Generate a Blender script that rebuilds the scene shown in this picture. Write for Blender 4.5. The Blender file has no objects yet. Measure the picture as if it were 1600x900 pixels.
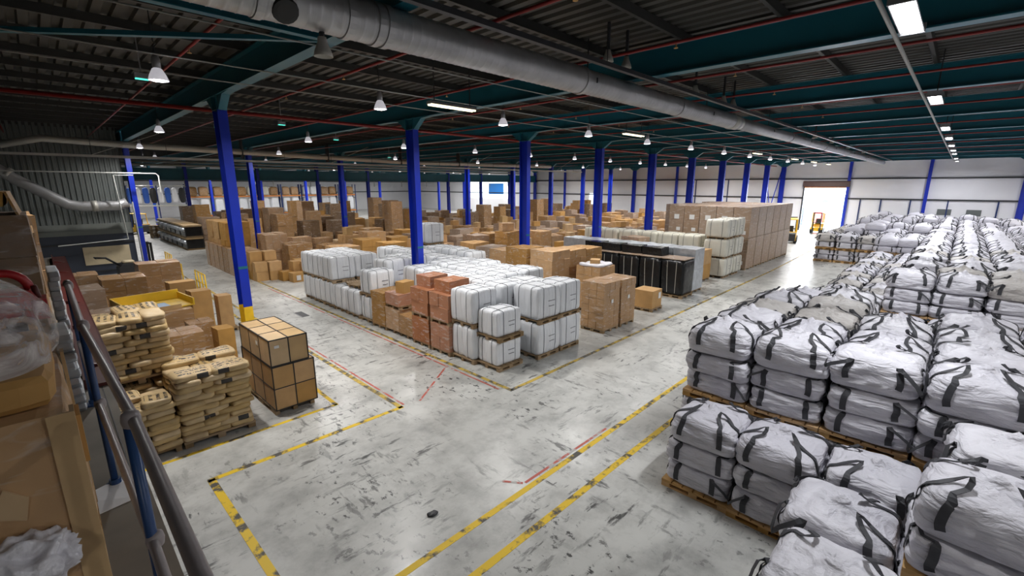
import bpy, math, random
from mathutils import Vector, Matrix, noise
R = math.radians
SC = bpy.context.scene
COL = SC.collection

# ---------------------------------------------------------------- camera, world, exposure
cam_d = bpy.data.cameras.new('camera')
cam_d.sensor_width = 36.0
cam_d.lens = 36.0 * 710.0 / 1600.0
cam_d.clip_start = 0.05
cam_d.clip_end = 400
cam = bpy.data.objects.new('camera', cam_d)
COL.objects.link(cam)
cam.location = (0, 0, 5.0)
cam.rotation_euler = (R(90) - math.atan(161 / 710.0), 0, R(44.2 - 90))
SC.camera = cam
SC.view_settings.view_transform = 'Standard'
SC.view_settings.look = 'None'
SC.view_settings.gamma = 1.0
SC.view_settings.use_curve_mapping = False
SC.view_settings.exposure = 0.62
SC.cycles.use_denoising = True
SC.cycles.max_bounces = 7
SC.cycles.diffuse_bounces = 4
SC.cycles.sample_clamp_indirect = 6.0
LAMP_W = 130.0
LAMP_FAR = 290.0
TUBE_W = 90.0

world = bpy.data.worlds.new('world')
SC.world = world
world.use_nodes = True
wn = world.node_tree.nodes
bg = wn['Background']
bg.inputs['Color'].default_value = (0.86, 0.93, 1.0, 1)
bg.inputs['Strength'].default_value = 14.0

# ---------------------------------------------------------------- materials
def mat_base(name):
    m = bpy.data.materials.new(name)
    m.use_nodes = True
    return m, m.node_tree, m.node_tree.nodes['Principled BSDF']

def N(nt, kind, **kw):
    n = nt.nodes.new(kind)
    for k, v in kw.items():
        if k in n.inputs.keys():
            n.inputs[k].default_value = v
        else:
            setattr(n, k, v)
    return n

def plain(name, col, rough=0.6, metal=0.0, var=0.0, scale=6.0, bump=0.0, coat=0.0, objvar=0.0, emit=None, estr=0.0, spec=0.5):
    """a principled material with a little noise in its colour, object-to-object variation and bump"""
    m, nt, b = mat_base(name)
    b.inputs['Roughness'].default_value = rough
    b.inputs['Metallic'].default_value = metal
    b.inputs['Coat Weight'].default_value = coat
    b.inputs['Specular IOR Level'].default_value = spec
    b.inputs['Base Color'].default_value = (*col, 1)
    tc = N(nt, 'ShaderNodeTexCoord')
    if var or objvar:
        last = None
        hsv = N(nt, 'ShaderNodeHueSaturation')
        hsv.inputs['Color'].default_value = (*col, 1)
        if var:
            nz = N(nt, 'ShaderNodeTexNoise', Scale=scale, Detail=4.0)
            nt.links.new(tc.outputs['Object'], nz.inputs['Vector'])
            mr = N(nt, 'ShaderNodeMapRange')
            mr.inputs['From Min'].default_value = 0.25
            mr.inputs['From Max'].default_value = 0.75
            mr.inputs['To Min'].default_value = 1 - var
            mr.inputs['To Max'].default_value = 1 + var
            nt.links.new(nz.outputs['Fac'], mr.inputs['Value'])
            last = mr.outputs['Result']
        if objvar:
            oi = N(nt, 'ShaderNodeObjectInfo')
            mr2 = N(nt, 'ShaderNodeMapRange')
            mr2.inputs['To Min'].default_value = 1 - objvar
            mr2.inputs['To Max'].default_value = 1 + objvar
            nt.links.new(oi.outputs['Random'], mr2.inputs['Value'])
            if last is not None:
                mu = N(nt, 'ShaderNodeMath', operation='MULTIPLY')
                nt.links.new(last, mu.inputs[0])
                nt.links.new(mr2.outputs['Result'], mu.inputs[1])
                last = mu.outputs[0]
            else:
                last = mr2.outputs['Result']
            ms = N(nt, 'ShaderNodeMapRange')
            ms.inputs['To Min'].default_value = 1.08
            ms.inputs['To Max'].default_value = 0.82
            nt.links.new(oi.outputs['Random'], ms.inputs['Value'])
            nt.links.new(ms.outputs['Result'], hsv.inputs['Saturation'])
        nt.links.new(last, hsv.inputs['Value'])
        nt.links.new(hsv.outputs['Color'], b.inputs['Base Color'])
    if bump:
        nb = N(nt, 'ShaderNodeTexNoise', Scale=scale * 2.2, Detail=5.0)
        nt.links.new(tc.outputs['Object'], nb.inputs['Vector'])
        bp = N(nt, 'ShaderNodeBump', Strength=bump, Distance=0.03)
        nt.links.new(nb.outputs['Fac'], bp.inputs['Height'])
        nt.links.new(bp.outputs['Normal'], b.inputs['Normal'])
    if emit:
        b.inputs['Emission Color'].default_value = (*emit, 1)
        b.inputs['Emission Strength'].default_value = estr
    return m

def stretched_bump(m, vec_scale, strength, dist=0.03, scale=1.0, detail=4.0):
    nt = m.node_tree
    b = nt.nodes['Principled BSDF']
    tc = N(nt, 'ShaderNodeTexCoord')
    mp = N(nt, 'ShaderNodeMapping')
    mp.inputs['Scale'].default_value = vec_scale
    nz = N(nt, 'ShaderNodeTexNoise', Scale=scale, Detail=detail, Distortion=0.6)
    bp = N(nt, 'ShaderNodeBump', Strength=strength, Distance=dist)
    nt.links.new(tc.outputs['Object'], mp.inputs['Vector'])
    nt.links.new(mp.outputs['Vector'], nz.inputs['Vector'])
    nt.links.new(nz.outputs['Fac'], bp.inputs['Height'])
    nt.links.new(bp.outputs['Normal'], b.inputs['Normal'])
    return m

def concrete_floor():
    m, nt, b = mat_base('scuffed_concrete')
    tc = N(nt, 'ShaderNodeTexCoord')
    n1 = N(nt, 'ShaderNodeTexNoise', Scale=0.35, Detail=6.0, Roughness=0.6)
    nt.links.new(tc.outputs['Object'], n1.inputs['Vector'])
    r1 = N(nt, 'ShaderNodeValToRGB')
    r1.color_ramp.elements[0].position = 0.3
    r1.color_ramp.elements[0].color = (0.44, 0.44, 0.415, 1)
    r1.color_ramp.elements[1].position = 0.68
    r1.color_ramp.elements[1].color = (0.62, 0.62, 0.59, 1)
    nt.links.new(n1.outputs['Fac'], r1.inputs['Fac'])
    cur = r1.outputs['Color']
    def dark(scale, vscale, lo, hi, amount, rot=0.0, det=6.0, mask=None):
        nonlocal cur
        mp = N(nt, 'ShaderNodeMapping')
        mp.inputs['Scale'].default_value = vscale
        mp.inputs['Rotation'].default_value = (0, 0, rot)
        nt.links.new(tc.outputs['Object'], mp.inputs['Vector'])
        nz = N(nt, 'ShaderNodeTexNoise', Scale=scale, Detail=det, Roughness=0.68)
        nt.links.new(mp.outputs['Vector'], nz.inputs['Vector'])
        mr = N(nt, 'ShaderNodeMapRange')
        mr.inputs['From Min'].default_value = lo
        mr.inputs['From Max'].default_value = hi
        mr.inputs['To Max'].default_value = amount
        nt.links.new(nz.outputs['Fac'], mr.inputs['Value'])
        fac = mr.outputs['Result']
        if mask:
            nm = N(nt, 'ShaderNodeTexNoise', Scale=mask, Detail=3.0)
            nt.links.new(tc.outputs['Object'], nm.inputs['Vector'])
            mm = N(nt, 'ShaderNodeMapRange')
            mm.inputs['From Min'].default_value = 0.45
            mm.inputs['From Max'].default_value = 0.62
            nt.links.new(nm.outputs['Fac'], mm.inputs['Value'])
            mu = N(nt, 'ShaderNodeMath', operation='MULTIPLY')
            nt.links.new(fac, mu.inputs[0])
            nt.links.new(mm.outputs['Result'], mu.inputs[1])
            fac = mu.outputs[0]
        mx = N(nt, 'ShaderNodeMix', data_type='RGBA')
        nt.links.new(fac, mx.inputs['Factor'])
        nt.links.new(cur, mx.inputs['A'])
        mx.inputs['B'].default_value = (0.045, 0.045, 0.043, 1)
        cur = mx.outputs['Result']
    dark(1.3, (1, 1, 1), 0.44, 0.78, 0.55)
    dark(1.7, (0.8, 3.2, 1), 0.555, 0.615, 0.95, R(38), 12.0, 0.42)
    dark(1.5, (3.2, 0.8, 1), 0.565, 0.625, 0.9, R(-12), 12.0, 0.36)
    dark(4.2, (1.6, 1, 1), 0.57, 0.615, 0.97, 0, 8.0, 0.5)
    nt.links.new(cur, b.inputs['Base Color'])
    nr = N(nt, 'ShaderNodeTexNoise', Scale=1.2, Detail=4.0)
    nt.links.new(tc.outputs['Object'], nr.inputs['Vector'])
    mr = N(nt, 'ShaderNodeMapRange')
    mr.inputs['To Min'].default_value = 0.22
    mr.inputs['To Max'].default_value = 0.45
    nt.links.new(nr.outputs['Fac'], mr.inputs['Value'])
    nt.links.new(mr.outputs['Result'], b.inputs['Roughness'])
    return m

def worn_paint(name, col, wear=0.535, under=(0.07, 0.065, 0.055)):
    m, nt, b = mat_base(name)
    tc = N(nt, 'ShaderNodeTexCoord')
    nz = N(nt, 'ShaderNodeTexNoise', Scale=3.2, Detail=7.0, Roughness=0.65)
    nt.links.new(tc.outputs['Object'], nz.inputs['Vector'])
    mr = N(nt, 'ShaderNodeMapRange')
    mr.inputs['From Min'].default_value = wear - 0.03
    mr.inputs['From Max'].default_value = wear + 0.06
    nt.links.new(nz.outputs['Fac'], mr.inputs['Value'])
    mx = N(nt, 'ShaderNodeMix', data_type='RGBA')
    mx.inputs['A'].default_value = (*col, 1)
    mx.inputs['B'].default_value = (*under, 1)
    nt.links.new(mr.outputs['Result'], mx.inputs['Factor'])
    nt.links.new(mx.outputs['Result'], b.inputs['Base Color'])
    b.inputs['Roughness'].default_value = 0.55
    return m

def cardboard(name, col, objvar=0.22, film=0.0, tape=False, spots=0.0):
    """cardboard; film>0 gives it the gloss and wrinkle of stretch wrap"""
    m = plain(name, col, 0.72, var=0.13, scale=3.0, objvar=objvar)
    nt = m.node_tree
    b = nt.nodes['Principled BSDF']
    if film:
        tc = N(nt, 'ShaderNodeTexCoord')
        mp = N(nt, 'ShaderNodeMapping')
        mp.inputs['Scale'].default_value = (2.2, 2.2, 7.0)
        mp.inputs['Rotation'].default_value = (R(12), R(-9), 0)
        nt.links.new(tc.outputs['Object'], mp.inputs['Vector'])
        nz = N(nt, 'ShaderNodeTexNoise', Scale=1.6, Detail=5.0, Distortion=1.2)
        nt.links.new(mp.outputs['Vector'], nz.inputs['Vector'])
        bp = N(nt, 'ShaderNodeBump', Strength=1.0, Distance=0.05)
        nt.links.new(nz.outputs['Fac'], bp.inputs['Height'])
        b.inputs['Coat Weight'].default_value = film
        b.inputs['Coat Roughness'].default_value = 0.16
        nt.links.new(bp.outputs['Normal'], b.inputs['Coat Normal'])
        mr = N(nt, 'ShaderNodeMapRange')  # pale streaks mixed into the base colour: film crease haze and painted highlights
        mr.inputs['From Min'].default_value = 0.56
        mr.inputs['From Max'].default_value = 0.72
        mr.inputs['To Max'].default_value = 0.55
        nt.links.new(nz.outputs['Fac'], mr.inputs['Value'])
        mx = N(nt, 'ShaderNodeMix', data_type='RGBA')
        src = b.inputs['Base Color'].links[0].from_socket
        nt.links.new(mr.outputs['Result'], mx.inputs['Factor'])
        nt.links.new(src, mx.inputs['A'])
        mx.inputs['B'].default_value = (0.62, 0.58, 0.55, 1)
        nt.links.new(mx.outputs['Result'], b.inputs['Base Color'])
    return m

def film_mat(name, lo, hi):
    m, nt, b = mat_base(name)
    b.inputs['Base Color'].default_value = (0.85, 0.84, 0.86, 1)
    b.inputs['Roughness'].default_value = 0.2
    tc = N(nt, 'ShaderNodeTexCoord')
    nz = N(nt, 'ShaderNodeTexNoise', Scale=3.0, Detail=6.0, Distortion=1.5)
    mp = N(nt, 'ShaderNodeMapping')
    mp.inputs['Scale'].default_value = (1.3, 1.3, 3.5)
    nt.links.new(tc.outputs['Object'], mp.inputs['Vector'])
    nt.links.new(mp.outputs['Vector'], nz.inputs['Vector'])
    bp = N(nt, 'ShaderNodeBump', Strength=1.0, Distance=0.06)
    nt.links.new(nz.outputs['Fac'], bp.inputs['Height'])
    nt.links.new(bp.outputs['Normal'], b.inputs['Normal'])
    mr = N(nt, 'ShaderNodeMapRange')
    mr.inputs['From Min'].default_value = 0.35
    mr.inputs['From Max'].default_value = 0.75
    mr.inputs['To Min'].default_value = lo
    mr.inputs['To Max'].default_value = hi
    nt.links.new(nz.outputs['Fac'], mr.inputs['Value'])
    nt.links.new(mr.outputs['Result'], b.inputs['Alpha'])
    return m

def sack_mat():
    m = plain('tan_paper_sack', (0.52, 0.37, 0.175), 0.42, var=0.2, scale=4.0, objvar=0.12, bump=0.25)
    nt = m.node_tree
    b = nt.nodes['Principled BSDF']
    # printed dark lettering-like marks, fixed to the sack
    tc = N(nt, 'ShaderNodeTexCoord')
    sx = N(nt, 'ShaderNodeSeparateXYZ')
    nt.links.new(tc.outputs['Object'], sx.inputs[0])
    oi = N(nt, 'ShaderNodeObjectInfo')
    def math_(op, a, b_=None):
        n = N(nt, 'ShaderNodeMath', operation=op)
        for i, v in enumerate((a, b_)):
            if v is None: continue
            if isinstance(v, (int, float)): n.inputs[i].default_value = v
            else: nt.links.new(v, n.inputs[i])
        return n.outputs[0]
    row = math_('LESS_THAN', math_('FRACT', math_('MULTIPLY', math_('ADD', sx.outputs['Y'], 5.0), 9.5)), 0.50)
    wn_ = N(nt, 'ShaderNodeTexNoise', Scale=1.0, Detail=3.0, Roughness=0.7)
    mp = N(nt, 'ShaderNodeMapping')
    mp.inputs['Scale'].default_value = (26, 12, 8)
    ad = N(nt, 'ShaderNodeVectorMath', operation='ADD')
    nt.links.new(tc.outputs['Object'], ad.inputs[0])
    nt.links.new(oi.outputs['Random'], ad.inputs[1])
    nt.links.new(ad.outputs[0], mp.inputs['Vector'])
    nt.links.new(mp.outputs['Vector'], wn_.inputs['Vector'])
    ink = math_('GREATER_THAN', wn_.outputs['Fac'], 0.47)
    patch = math_('MULTIPLY', math_('LESS_THAN', math_('ABSOLUTE', sx.outputs['X']), 0.24), math_('LESS_THAN', math_('ABSOLUTE', sx.outputs['Y']), 0.17))
    some = math_('LESS_THAN', oi.outputs['Random'], 0.75)
    endp = math_('MULTIPLY', math_('LESS_THAN', math_('ABSOLUTE', math_('ADD', sx.outputs['X'], -0.12)), 0.09), math_('GREATER_THAN', math_('ABSOLUTE', sx.outputs['Y']), 0.19))
    lower = math_('LESS_THAN', sx.outputs['Z'], 0.11)
    mu_a = math_('MULTIPLY', math_('MULTIPLY', row, ink), math_('MULTIPLY', patch, some))
    mu = N(nt, 'ShaderNodeMath', operation='MAXIMUM')
    nt.links.new(mu_a, mu.inputs[0])
    nt.links.new(math_('MULTIPLY', math_('MULTIPLY', endp, lower), math_('GREATER_THAN', oi.outputs['Random'], 0.55)), mu.inputs[1])
    mx = N(nt, 'ShaderNodeMix', data_type='RGBA')
    src = b.inputs['Base Color'].links[0].from_socket
    nt.links.new(mu.outputs[0], mx.inputs['Factor'])
    nt.links.new(src, mx.inputs['A'])
    mx.inputs['B'].default_value = (0.03, 0.026, 0.024, 1)
    nt.links.new(mx.outputs['Result'], b.inputs['Base Color'])
    return m

M = {}
M['floor'] = concrete_floor()
M['platform'] = plain('worn_platform_board', (0.20, 0.175, 0.14), 0.7, var=0.3, scale=2.0, bump=0.1)
M['clad'] = plain('white_wall_cladding', (0.80, 0.80, 0.83), 0.6, var=0.05, scale=0.4)
M['clad_grey'] = plain('grey_wall_cladding', (0.13, 0.145, 0.14), 0.55, var=0.12, scale=0.6)
M['slate'] = plain('slate_blue_wall', (0.045, 0.055, 0.08), 0.6, var=0.15, scale=0.8)
M['sill'] = plain('pale_grey_trim', (0.17, 0.185, 0.17), 0.6, var=0.1, scale=1.0)
M['cream'] = plain('cream_hatch_panel', (0.66, 0.55, 0.36), 0.6, var=0.1, scale=3)
M['deck'] = plain('grey_roof_deck', (0.05, 0.049, 0.042), 0.6, var=0.15, scale=0.5)
M['teal'] = plain('dark_teal_steel', (0.012, 0.13, 0.18), 0.40, var=0.1, scale=1.0)
M['purlin'] = plain('galvanised_purlin', (0.05, 0.05, 0.047), 0.5, metal=0.3, var=0.15, scale=1.0)
M['blue'] = plain('royal_blue_steel', (0.004, 0.026, 0.42), 0.38, var=0.1, scale=2.0)
M['navy'] = plain('navy_steel', (0.01, 0.03, 0.13), 0.4, var=0.1, scale=2.0)
M['yellow'] = plain('safety_yellow_paint', (0.80, 0.50, 0.015), 0.45, var=0.12, scale=4.0)
M['yellow_line'] = worn_paint('worn_yellow_floor_paint', (0.78, 0.52, 0.015))
M['yellow_line2'] = worn_paint('badly_worn_yellow_floor_paint', (0.55, 0.38, 0.05), 0.49)
M['red_line'] = worn_paint('worn_red_floor_paint', (0.5, 0.10, 0.07), 0.54, (0.45, 0.44, 0.42))
M['galv'] = plain('galvanised_duct', (0.42, 0.42, 0.43), 0.42, metal=0.65, var=0.16, scale=2.0)
M['galv'] = stretched_bump(M['galv'], (14, 1, 1), 0.25, 0.02)
M['pipe'] = plain('grey_pipe', (0.45, 0.44, 0.40), 0.45, metal=0.3, var=0.1, scale=1.5)
M['conduit'] = plain('pale_conduit', (0.45, 0.46, 0.44), 0.5, var=0.05)
M['red_pipe'] = plain('red_sprinkler_pipe', (0.24, 0.014, 0.012), 0.4, var=0.1)
M['rail'] = plain('grey_handrail_paint', (0.30, 0.265, 0.265), 0.4, var=0.12, scale=9.0, bump=0.05)
M['post'] = plain('dark_blue_post_paint', (0.018, 0.055, 0.16), 0.36, var=0.2, scale=7.0)
M['maroon'] = plain('dark_red_steel_paint', (0.075, 0.010, 0.007), 0.45, var=0.2, scale=3.0)
M['red'] = plain('red_truck_paint', (0.40, 0.02, 0.025), 0.35, var=0.12, scale=4.0)
M['lampwhite'] = plain('white_lamp_shade', (0.75, 0.74, 0.76), 0.4, emit=(0.95, 0.92, 1.0), estr=0.25)
M['bulb'] = plain('lit_lamp_lens', (1, 1, 1), 0.4, emit=(0.96, 0.94, 1.0), estr=14.0)
M['bulb_warm'] = plain('lit_warm_tube', (1, 0.95, 0.8), 0.4, emit=(1.0, 0.86, 0.55), estr=1.5)
M['tube'] = plain('lit_white_tube', (1, 1, 1), 0.4, emit=(0.95, 0.97, 1.0), estr=9.0)
M['fitting'] = plain('grey_lamp_housing', (0.30, 0.30, 0.31), 0.45, metal=0.4)
M['black'] = plain('black_rubber', (0.012, 0.012, 0.013), 0.5)
M['dark'] = plain('dark_grey_steel', (0.035, 0.036, 0.04), 0.45, metal=0.2, var=0.1)
M['wood'] = plain('yellow_pine_pallet', (0.50, 0.29, 0.10), 0.7, var=0.25, scale=5.0, objvar=0.25, bump=0.1)
M['wood_old'] = plain('weathered_pallet', (0.27, 0.18, 0.09), 0.75, var=0.25, scale=5.0, objvar=0.25, bump=0.1)
M['bag'] = plain('white_woven_polypropylene', (0.60, 0.59, 0.645), 0.45, var=0.07, scale=2.0, objvar=0.07)
stretched_bump(M['bag'], (2.0, 2.0, 8.0), 1.0, 0.09, 1.5, 6.0)
M['bag_grey'] = plain('dusty_woven_polypropylene', (0.46, 0.435, 0.415), 0.55, var=0.10, scale=2.0, objvar=0.1)
stretched_bump(M['bag_grey'], (3.0, 3.0, 6.0), 1.0, 0.08, 1.5, 5.0)
M['strap'] = plain('charcoal_webbing', (0.035, 0.036, 0.042), 0.65, var=0.15, scale=20.0)
M['bale'] = plain('white_bale_wrap', (0.74, 0.76, 0.79), 0.42, var=0.06, scale=2.0, objvar=0.06)
stretched_bump(M['bale'], (6.0, 6.0, 0.9), 0.9, 0.06, 1.3, 4.0)
M['bale_cream'] = plain('cream_bale_wrap', (0.62, 0.60, 0.51), 0.5, var=0.06, scale=2.0, objvar=0.05)
stretched_bump(M['bale_cream'], (6.0, 6.0, 0.9), 0.5, 0.03, 1.3, 4.0)
M['bale_print'] = plain('faded_grey_print', (0.22, 0.22, 0.24), 0.6)
M['cord'] = plain('dark_binding_cord', (0.05, 0.06, 0.075), 0.6)
M['silver'] = plain('silver_foil_wrap', (0.50, 0.53, 0.57), 0.3, metal=0.45, var=0.2, scale=4.0, bump=0.5)
M['black_film'] = plain('black_stretch_film', (0.010, 0.011, 0.012), 0.25, var=0.2, scale=3.0, bump=0.6, spec=0.35)
M['string'] = plain('pale_string', (0.36, 0.34, 0.30), 0.8)
M['card'] = cardboard('plain_cardboard', (0.43, 0.235, 0.075), 0.2, film=0.25)
M['card_gold'] = cardboard('golden_cardboard', (0.47, 0.26, 0.075), 0.12)
M['card_pale'] = cardboard('pale_cardboard', (0.52, 0.35, 0.17), 0.15)
M['card_red'] = cardboard('red_brown_cardboard', (0.40, 0.155, 0.062), 0.1, film=0.5)
M['card_film'] = cardboard('film_wrapped_cardboard', (0.38, 0.21, 0.08), 0.22, film=0.7)
M['card_dark'] = cardboard('dim_brown_cardboard', (0.22, 0.135, 0.07), 0.2, film=0.4)
M['card_grey'] = cardboard('grey_brown_wrapped_cardboard', (0.33, 0.225, 0.15), 0.06, film=0.6)
M['film'] = film_mat('clear_stretch_film', 0.10, 0.72)
M['film_thin'] = film_mat('thin_stretch_film', 0.0, 0.16)
M['film_white'] = plain('crumpled_white_film', (0.72, 0.71, 0.76), 0.22, var=0.1, bump=0.7, scale=5.0)
M['sack'] = sack_mat()
M['paper'] = plain('white_paper', (0.82, 0.82, 0.84), 0.6)
M['label'] = plain('white_paper_label', (0.75, 0.75, 0.74), 0.6)
M['tray_yellow'] = plain('yellow_board', (0.80, 0.52, 0.03), 0.45, var=0.06)
M['truck_yellow'] = plain('forklift_yellow', (0.80, 0.46, 0.01), 0.35, var=0.05)
M['orange'] = plain('orange_rack_beam', (0.62, 0.20, 0.03), 0.45)
M['cont_red'] = plain('red_container_paint', (0.50, 0.06, 0.05), 0.5)
M['cont_green'] = plain('green_container_paint', (0.05, 0.32, 0.18), 0.5)
M['cont_blue'] = plain('pale_blue_trailer_panel', (0.30, 0.45, 0.66), 0.5)
M['yard'] = plain('pale_concrete_yard', (0.62, 0.62, 0.60), 0.8)
M['glass_lit'] = plain('daylit_window', (0.9, 0.95, 1.0), 0.3, emit=(0.80, 0.93, 1.0), estr=2.2)
M['poster_blue'] = plain('bright_blue_panel', (0.02, 0.20, 0.62), 0.5)
M['brownshutter'] = plain('brown_shutter_box', (0.09, 0.05, 0.045), 0.5, var=0.1)
M['cloth_blue'] = plain('blue_fabric', (0.03, 0.10, 0.42), 0.8)
M['cloth_white'] = plain('white_fabric', (0.7, 0.7, 0.72), 0.8)
M['green_lens'] = plain('green_lens', (0.05, 0.4, 0.3), 0.4, emit=(0.1, 0.9, 0.7), estr=0.8)

# ---------------------------------------------------------------- mesh helpers
class MB:
    def __init__(s):
        s.v, s.f, s.m = [], [], []
    def add(s, vs, fs, mi=0):
        o = len(s.v)
        s.v += [tuple(p) for p in vs]
        s.f += [tuple(i + o for i in f) for f in fs]
        s.m += [mi] * len(fs)
        return s
    def box(s, x0, x1, y0, y1, z0, z1, mi=0):
        vs = [(x0, y0, z0), (x1, y0, z0), (x1, y1, z0), (x0, y1, z0), (x0, y0, z1), (x1, y0, z1), (x1, y1, z1), (x0, y1, z1)]
        return s.add(vs, [(3, 2, 1, 0), (4, 5, 6, 7), (0, 1, 5, 4), (1, 2, 6, 5), (2, 3, 7, 6), (3, 0, 4, 7)], mi)
    def prism(s, pts, axis, a, b, mi=0):
        """polygon pts (2-D) swept along axis (0, 1 or 2) from a to b"""
        def put(p, t):
            return {0: (t, p[0], p[1]), 1: (p[0], t, p[1]), 2: (p[0], p[1], t)}[axis]
        n = len(pts)
        vs = [put(p, a) for p in pts] + [put(p, b) for p in pts]
        fs = [tuple(range(n))[::-1], tuple(range(n, 2 * n))]
        fs += [(i, (i + 1) % n, n + (i + 1) % n, n + i) for i in range(n)]
        return s.add(vs, fs, mi)
    def tube(s, path, r, n=10, mi=0, caps=True):
        """round tube along a list of points; r may be a list of radii"""
        P = [Vector(p) for p in path]
        k = len(P)
        rr = r if isinstance(r, (list, tuple)) else [r] * k
        vs, up = [], None
        for i in range(k):
            t = (P[min(i + 1, k - 1)] - P[max(i - 1, 0)])
            t = t.normalized() if t.length > 1e-9 else Vector((0, 0, 1))
            if up is None:
                up = Vector((0, 0, 1)) if abs(t.z) < 0.9 else Vector((1, 0, 0))
            a = t.cross(up).normalized()
            up = a.cross(t).normalized()
            for j in range(n):
                q = 2 * math.pi * j / n
                vs.append(P[i] + (a * math.cos(q) + up * math.sin(q)) * rr[i])
        fs = []
        for i in range(k - 1):
            for j in range(n):
                fs.append((i * n + j, i * n + (j + 1) % n, (i + 1) * n + (j + 1) % n, (i + 1) * n + j))
        if caps:
            fs += [tuple(range(n))[::-1], tuple(range((k - 1) * n, k * n))]
        return s.add(vs, fs, mi)
    def lathe(s, prof, n=16, mi=0, center=(0, 0, 0), caps=True):
        cx, cy, cz = center
        vs = []
        for r, z in prof:
            for j in range(n):
                q = 2 * math.pi * j / n
                vs.append((cx + r * math.cos(q), cy + r * math.sin(q), cz + z))
        fs = []
        for i in range(len(prof) - 1):
            for j in range(n):
                fs.append((i * n + j, i * n + (j + 1) % n, (i + 1) * n + (j + 1) % n, (i + 1) * n + j))
        if caps:
            fs += [tuple(range(n))[::-1], tuple(range((len(prof) - 1) * n, len(prof) * n))]
        return s.add(vs, fs, mi)
    def ribbon(s, pts, normals, w, th=0.006, mi=0, closed=False, ws=None):
        P = [Vector(p) for p in pts]
        k = len(P)
        vs = []
        for i in range(k):
            if closed:
                t = P[(i + 1) % k] - P[(i - 1) % k]
            else:
                t = P[min(i + 1, k - 1)] - P[max(i - 1, 0)]
            t.normalize()
            nn = Vector(normals[i])
            a = t.cross(nn)
            if a.length < 1e-6:
                a = t.cross(Vector((0.3, 0.5, 0.8)))
            a.normalize()
            nn = a.cross(t).normalized()
            for sa, sn in ((-1, 0), (1, 0), (1, 1), (-1, 1)):
                vs.append(P[i] + a * ((ws[i] if ws else w) / 2 * sa) + nn * (th * sn))
        fs = []
        last = k if closed else k - 1
        for i in range(last):
            o, q = i * 4, ((i + 1) % k) * 4
            for j in range(4):
                fs.append((o + j, o + (j + 1) % 4, q + (j + 1) % 4, q + j))
        if not closed:
            fs += [(3, 2, 1, 0), tuple((k - 1) * 4 + j for j in range(4))]
        return s.add(vs, fs, mi)
    def mesh(s, name, mats, smooth=False):
        me = bpy.data.meshes.new(name)
        me.from_pydata(s.v, [], s.f)
        for m in (mats if isinstance(mats, (list, tuple)) else [mats]):
            me.materials.append(m)
        if any(s.m):
            me.polygons.foreach_set('material_index', s.m)
        if smooth:
            me.polygons.foreach_set('use_smooth', [True] * len(s.f))
        me.update()
        return me

def put(name, me, parent=None, loc=None, rz=None):
    o = bpy.data.objects.new(name, me)
    COL.objects.link(o)
    if parent:
        o.parent = parent
    if loc is not None:
        o.location = loc
    if rz is not None:
        o.rotation_euler = (0, 0, rz)
    return o

def build(name, mb, mats, parent=None, loc=None, rz=None, smooth=False):
    return put(name, mb.mesh(name, mats, smooth), parent, loc, rz)

def tag(o, label=None, cat=None, group=None, kind=None):
    if label: o['label'] = label
    if cat: o['category'] = cat
    if group: o['group'] = group
    if kind: o['kind'] = kind
    return o

def thing(name, label, cat, loc=(0, 0, 0), rz=0.0, group=None):
    o = put(name, None, None, loc, rz)
    return tag(o, label, cat, group)

KIDS = {}
def kids(o):
    k = o.name
    if k not in KIDS:
        KIDS[k] = list(o.children)
    return KIDS[k]

def dup(src, loc, rz=0.0, label=None, group=None, scale=None, cat=None):
    r = src.copy()
    COL.objects.link(r)
    r.parent = None
    r.location = loc
    r.rotation_euler = (0, 0, rz)
    if scale: r.scale = scale
    if label: r['label'] = label
    if group: r['group'] = group
    if cat: r['category'] = cat
    for ch in kids(src):
        c = ch.copy()
        COL.objects.link(c)
        c.parent = r
        for g in kids(ch):
            d = g.copy()
            COL.objects.link(d)
            d.parent = c
    return r

class Kind:
    """one built prototype of a kind; the first place() uses the prototype itself, later ones copy it"""
    def __init__(s, proto):
        s.p, s.used = proto, False
        kids(proto)
        for c in kids(proto): kids(c)
    def place(s, loc, rz=0.0, label=None, group=None, scale=None, cat=None):
        if not s.used:
            s.used = True
            o = s.p
            o.location = loc
            o.rotation_euler = (0, 0, rz)
            if scale: o.scale = scale
            if label: o['label'] = label
            if group: o['group'] = group
            if cat: o['category'] = cat
            return o
        return dup(s.p, loc, rz, label, group, scale, cat)

ONES = ['zeroth', 'first', 'second', 'third', 'fourth', 'fifth', 'sixth', 'seventh', 'eighth', 'ninth', 'tenth', 'eleventh', 'twelfth',
        'thirteenth', 'fourteenth', 'fifteenth', 'sixteenth', 'seventeenth', 'eighteenth', 'nineteenth']
TENS = {2: ('twentieth', 'twenty'), 3: ('thirtieth', 'thirty'), 4: ('fortieth', 'forty'), 5: ('fiftieth', 'fifty')}
def nth(n):
    if n < 20: return ONES[n]
    a, b = TENS[n // 10]
    return a if n % 10 == 0 else b + '-' + ONES[n % 10]

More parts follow.
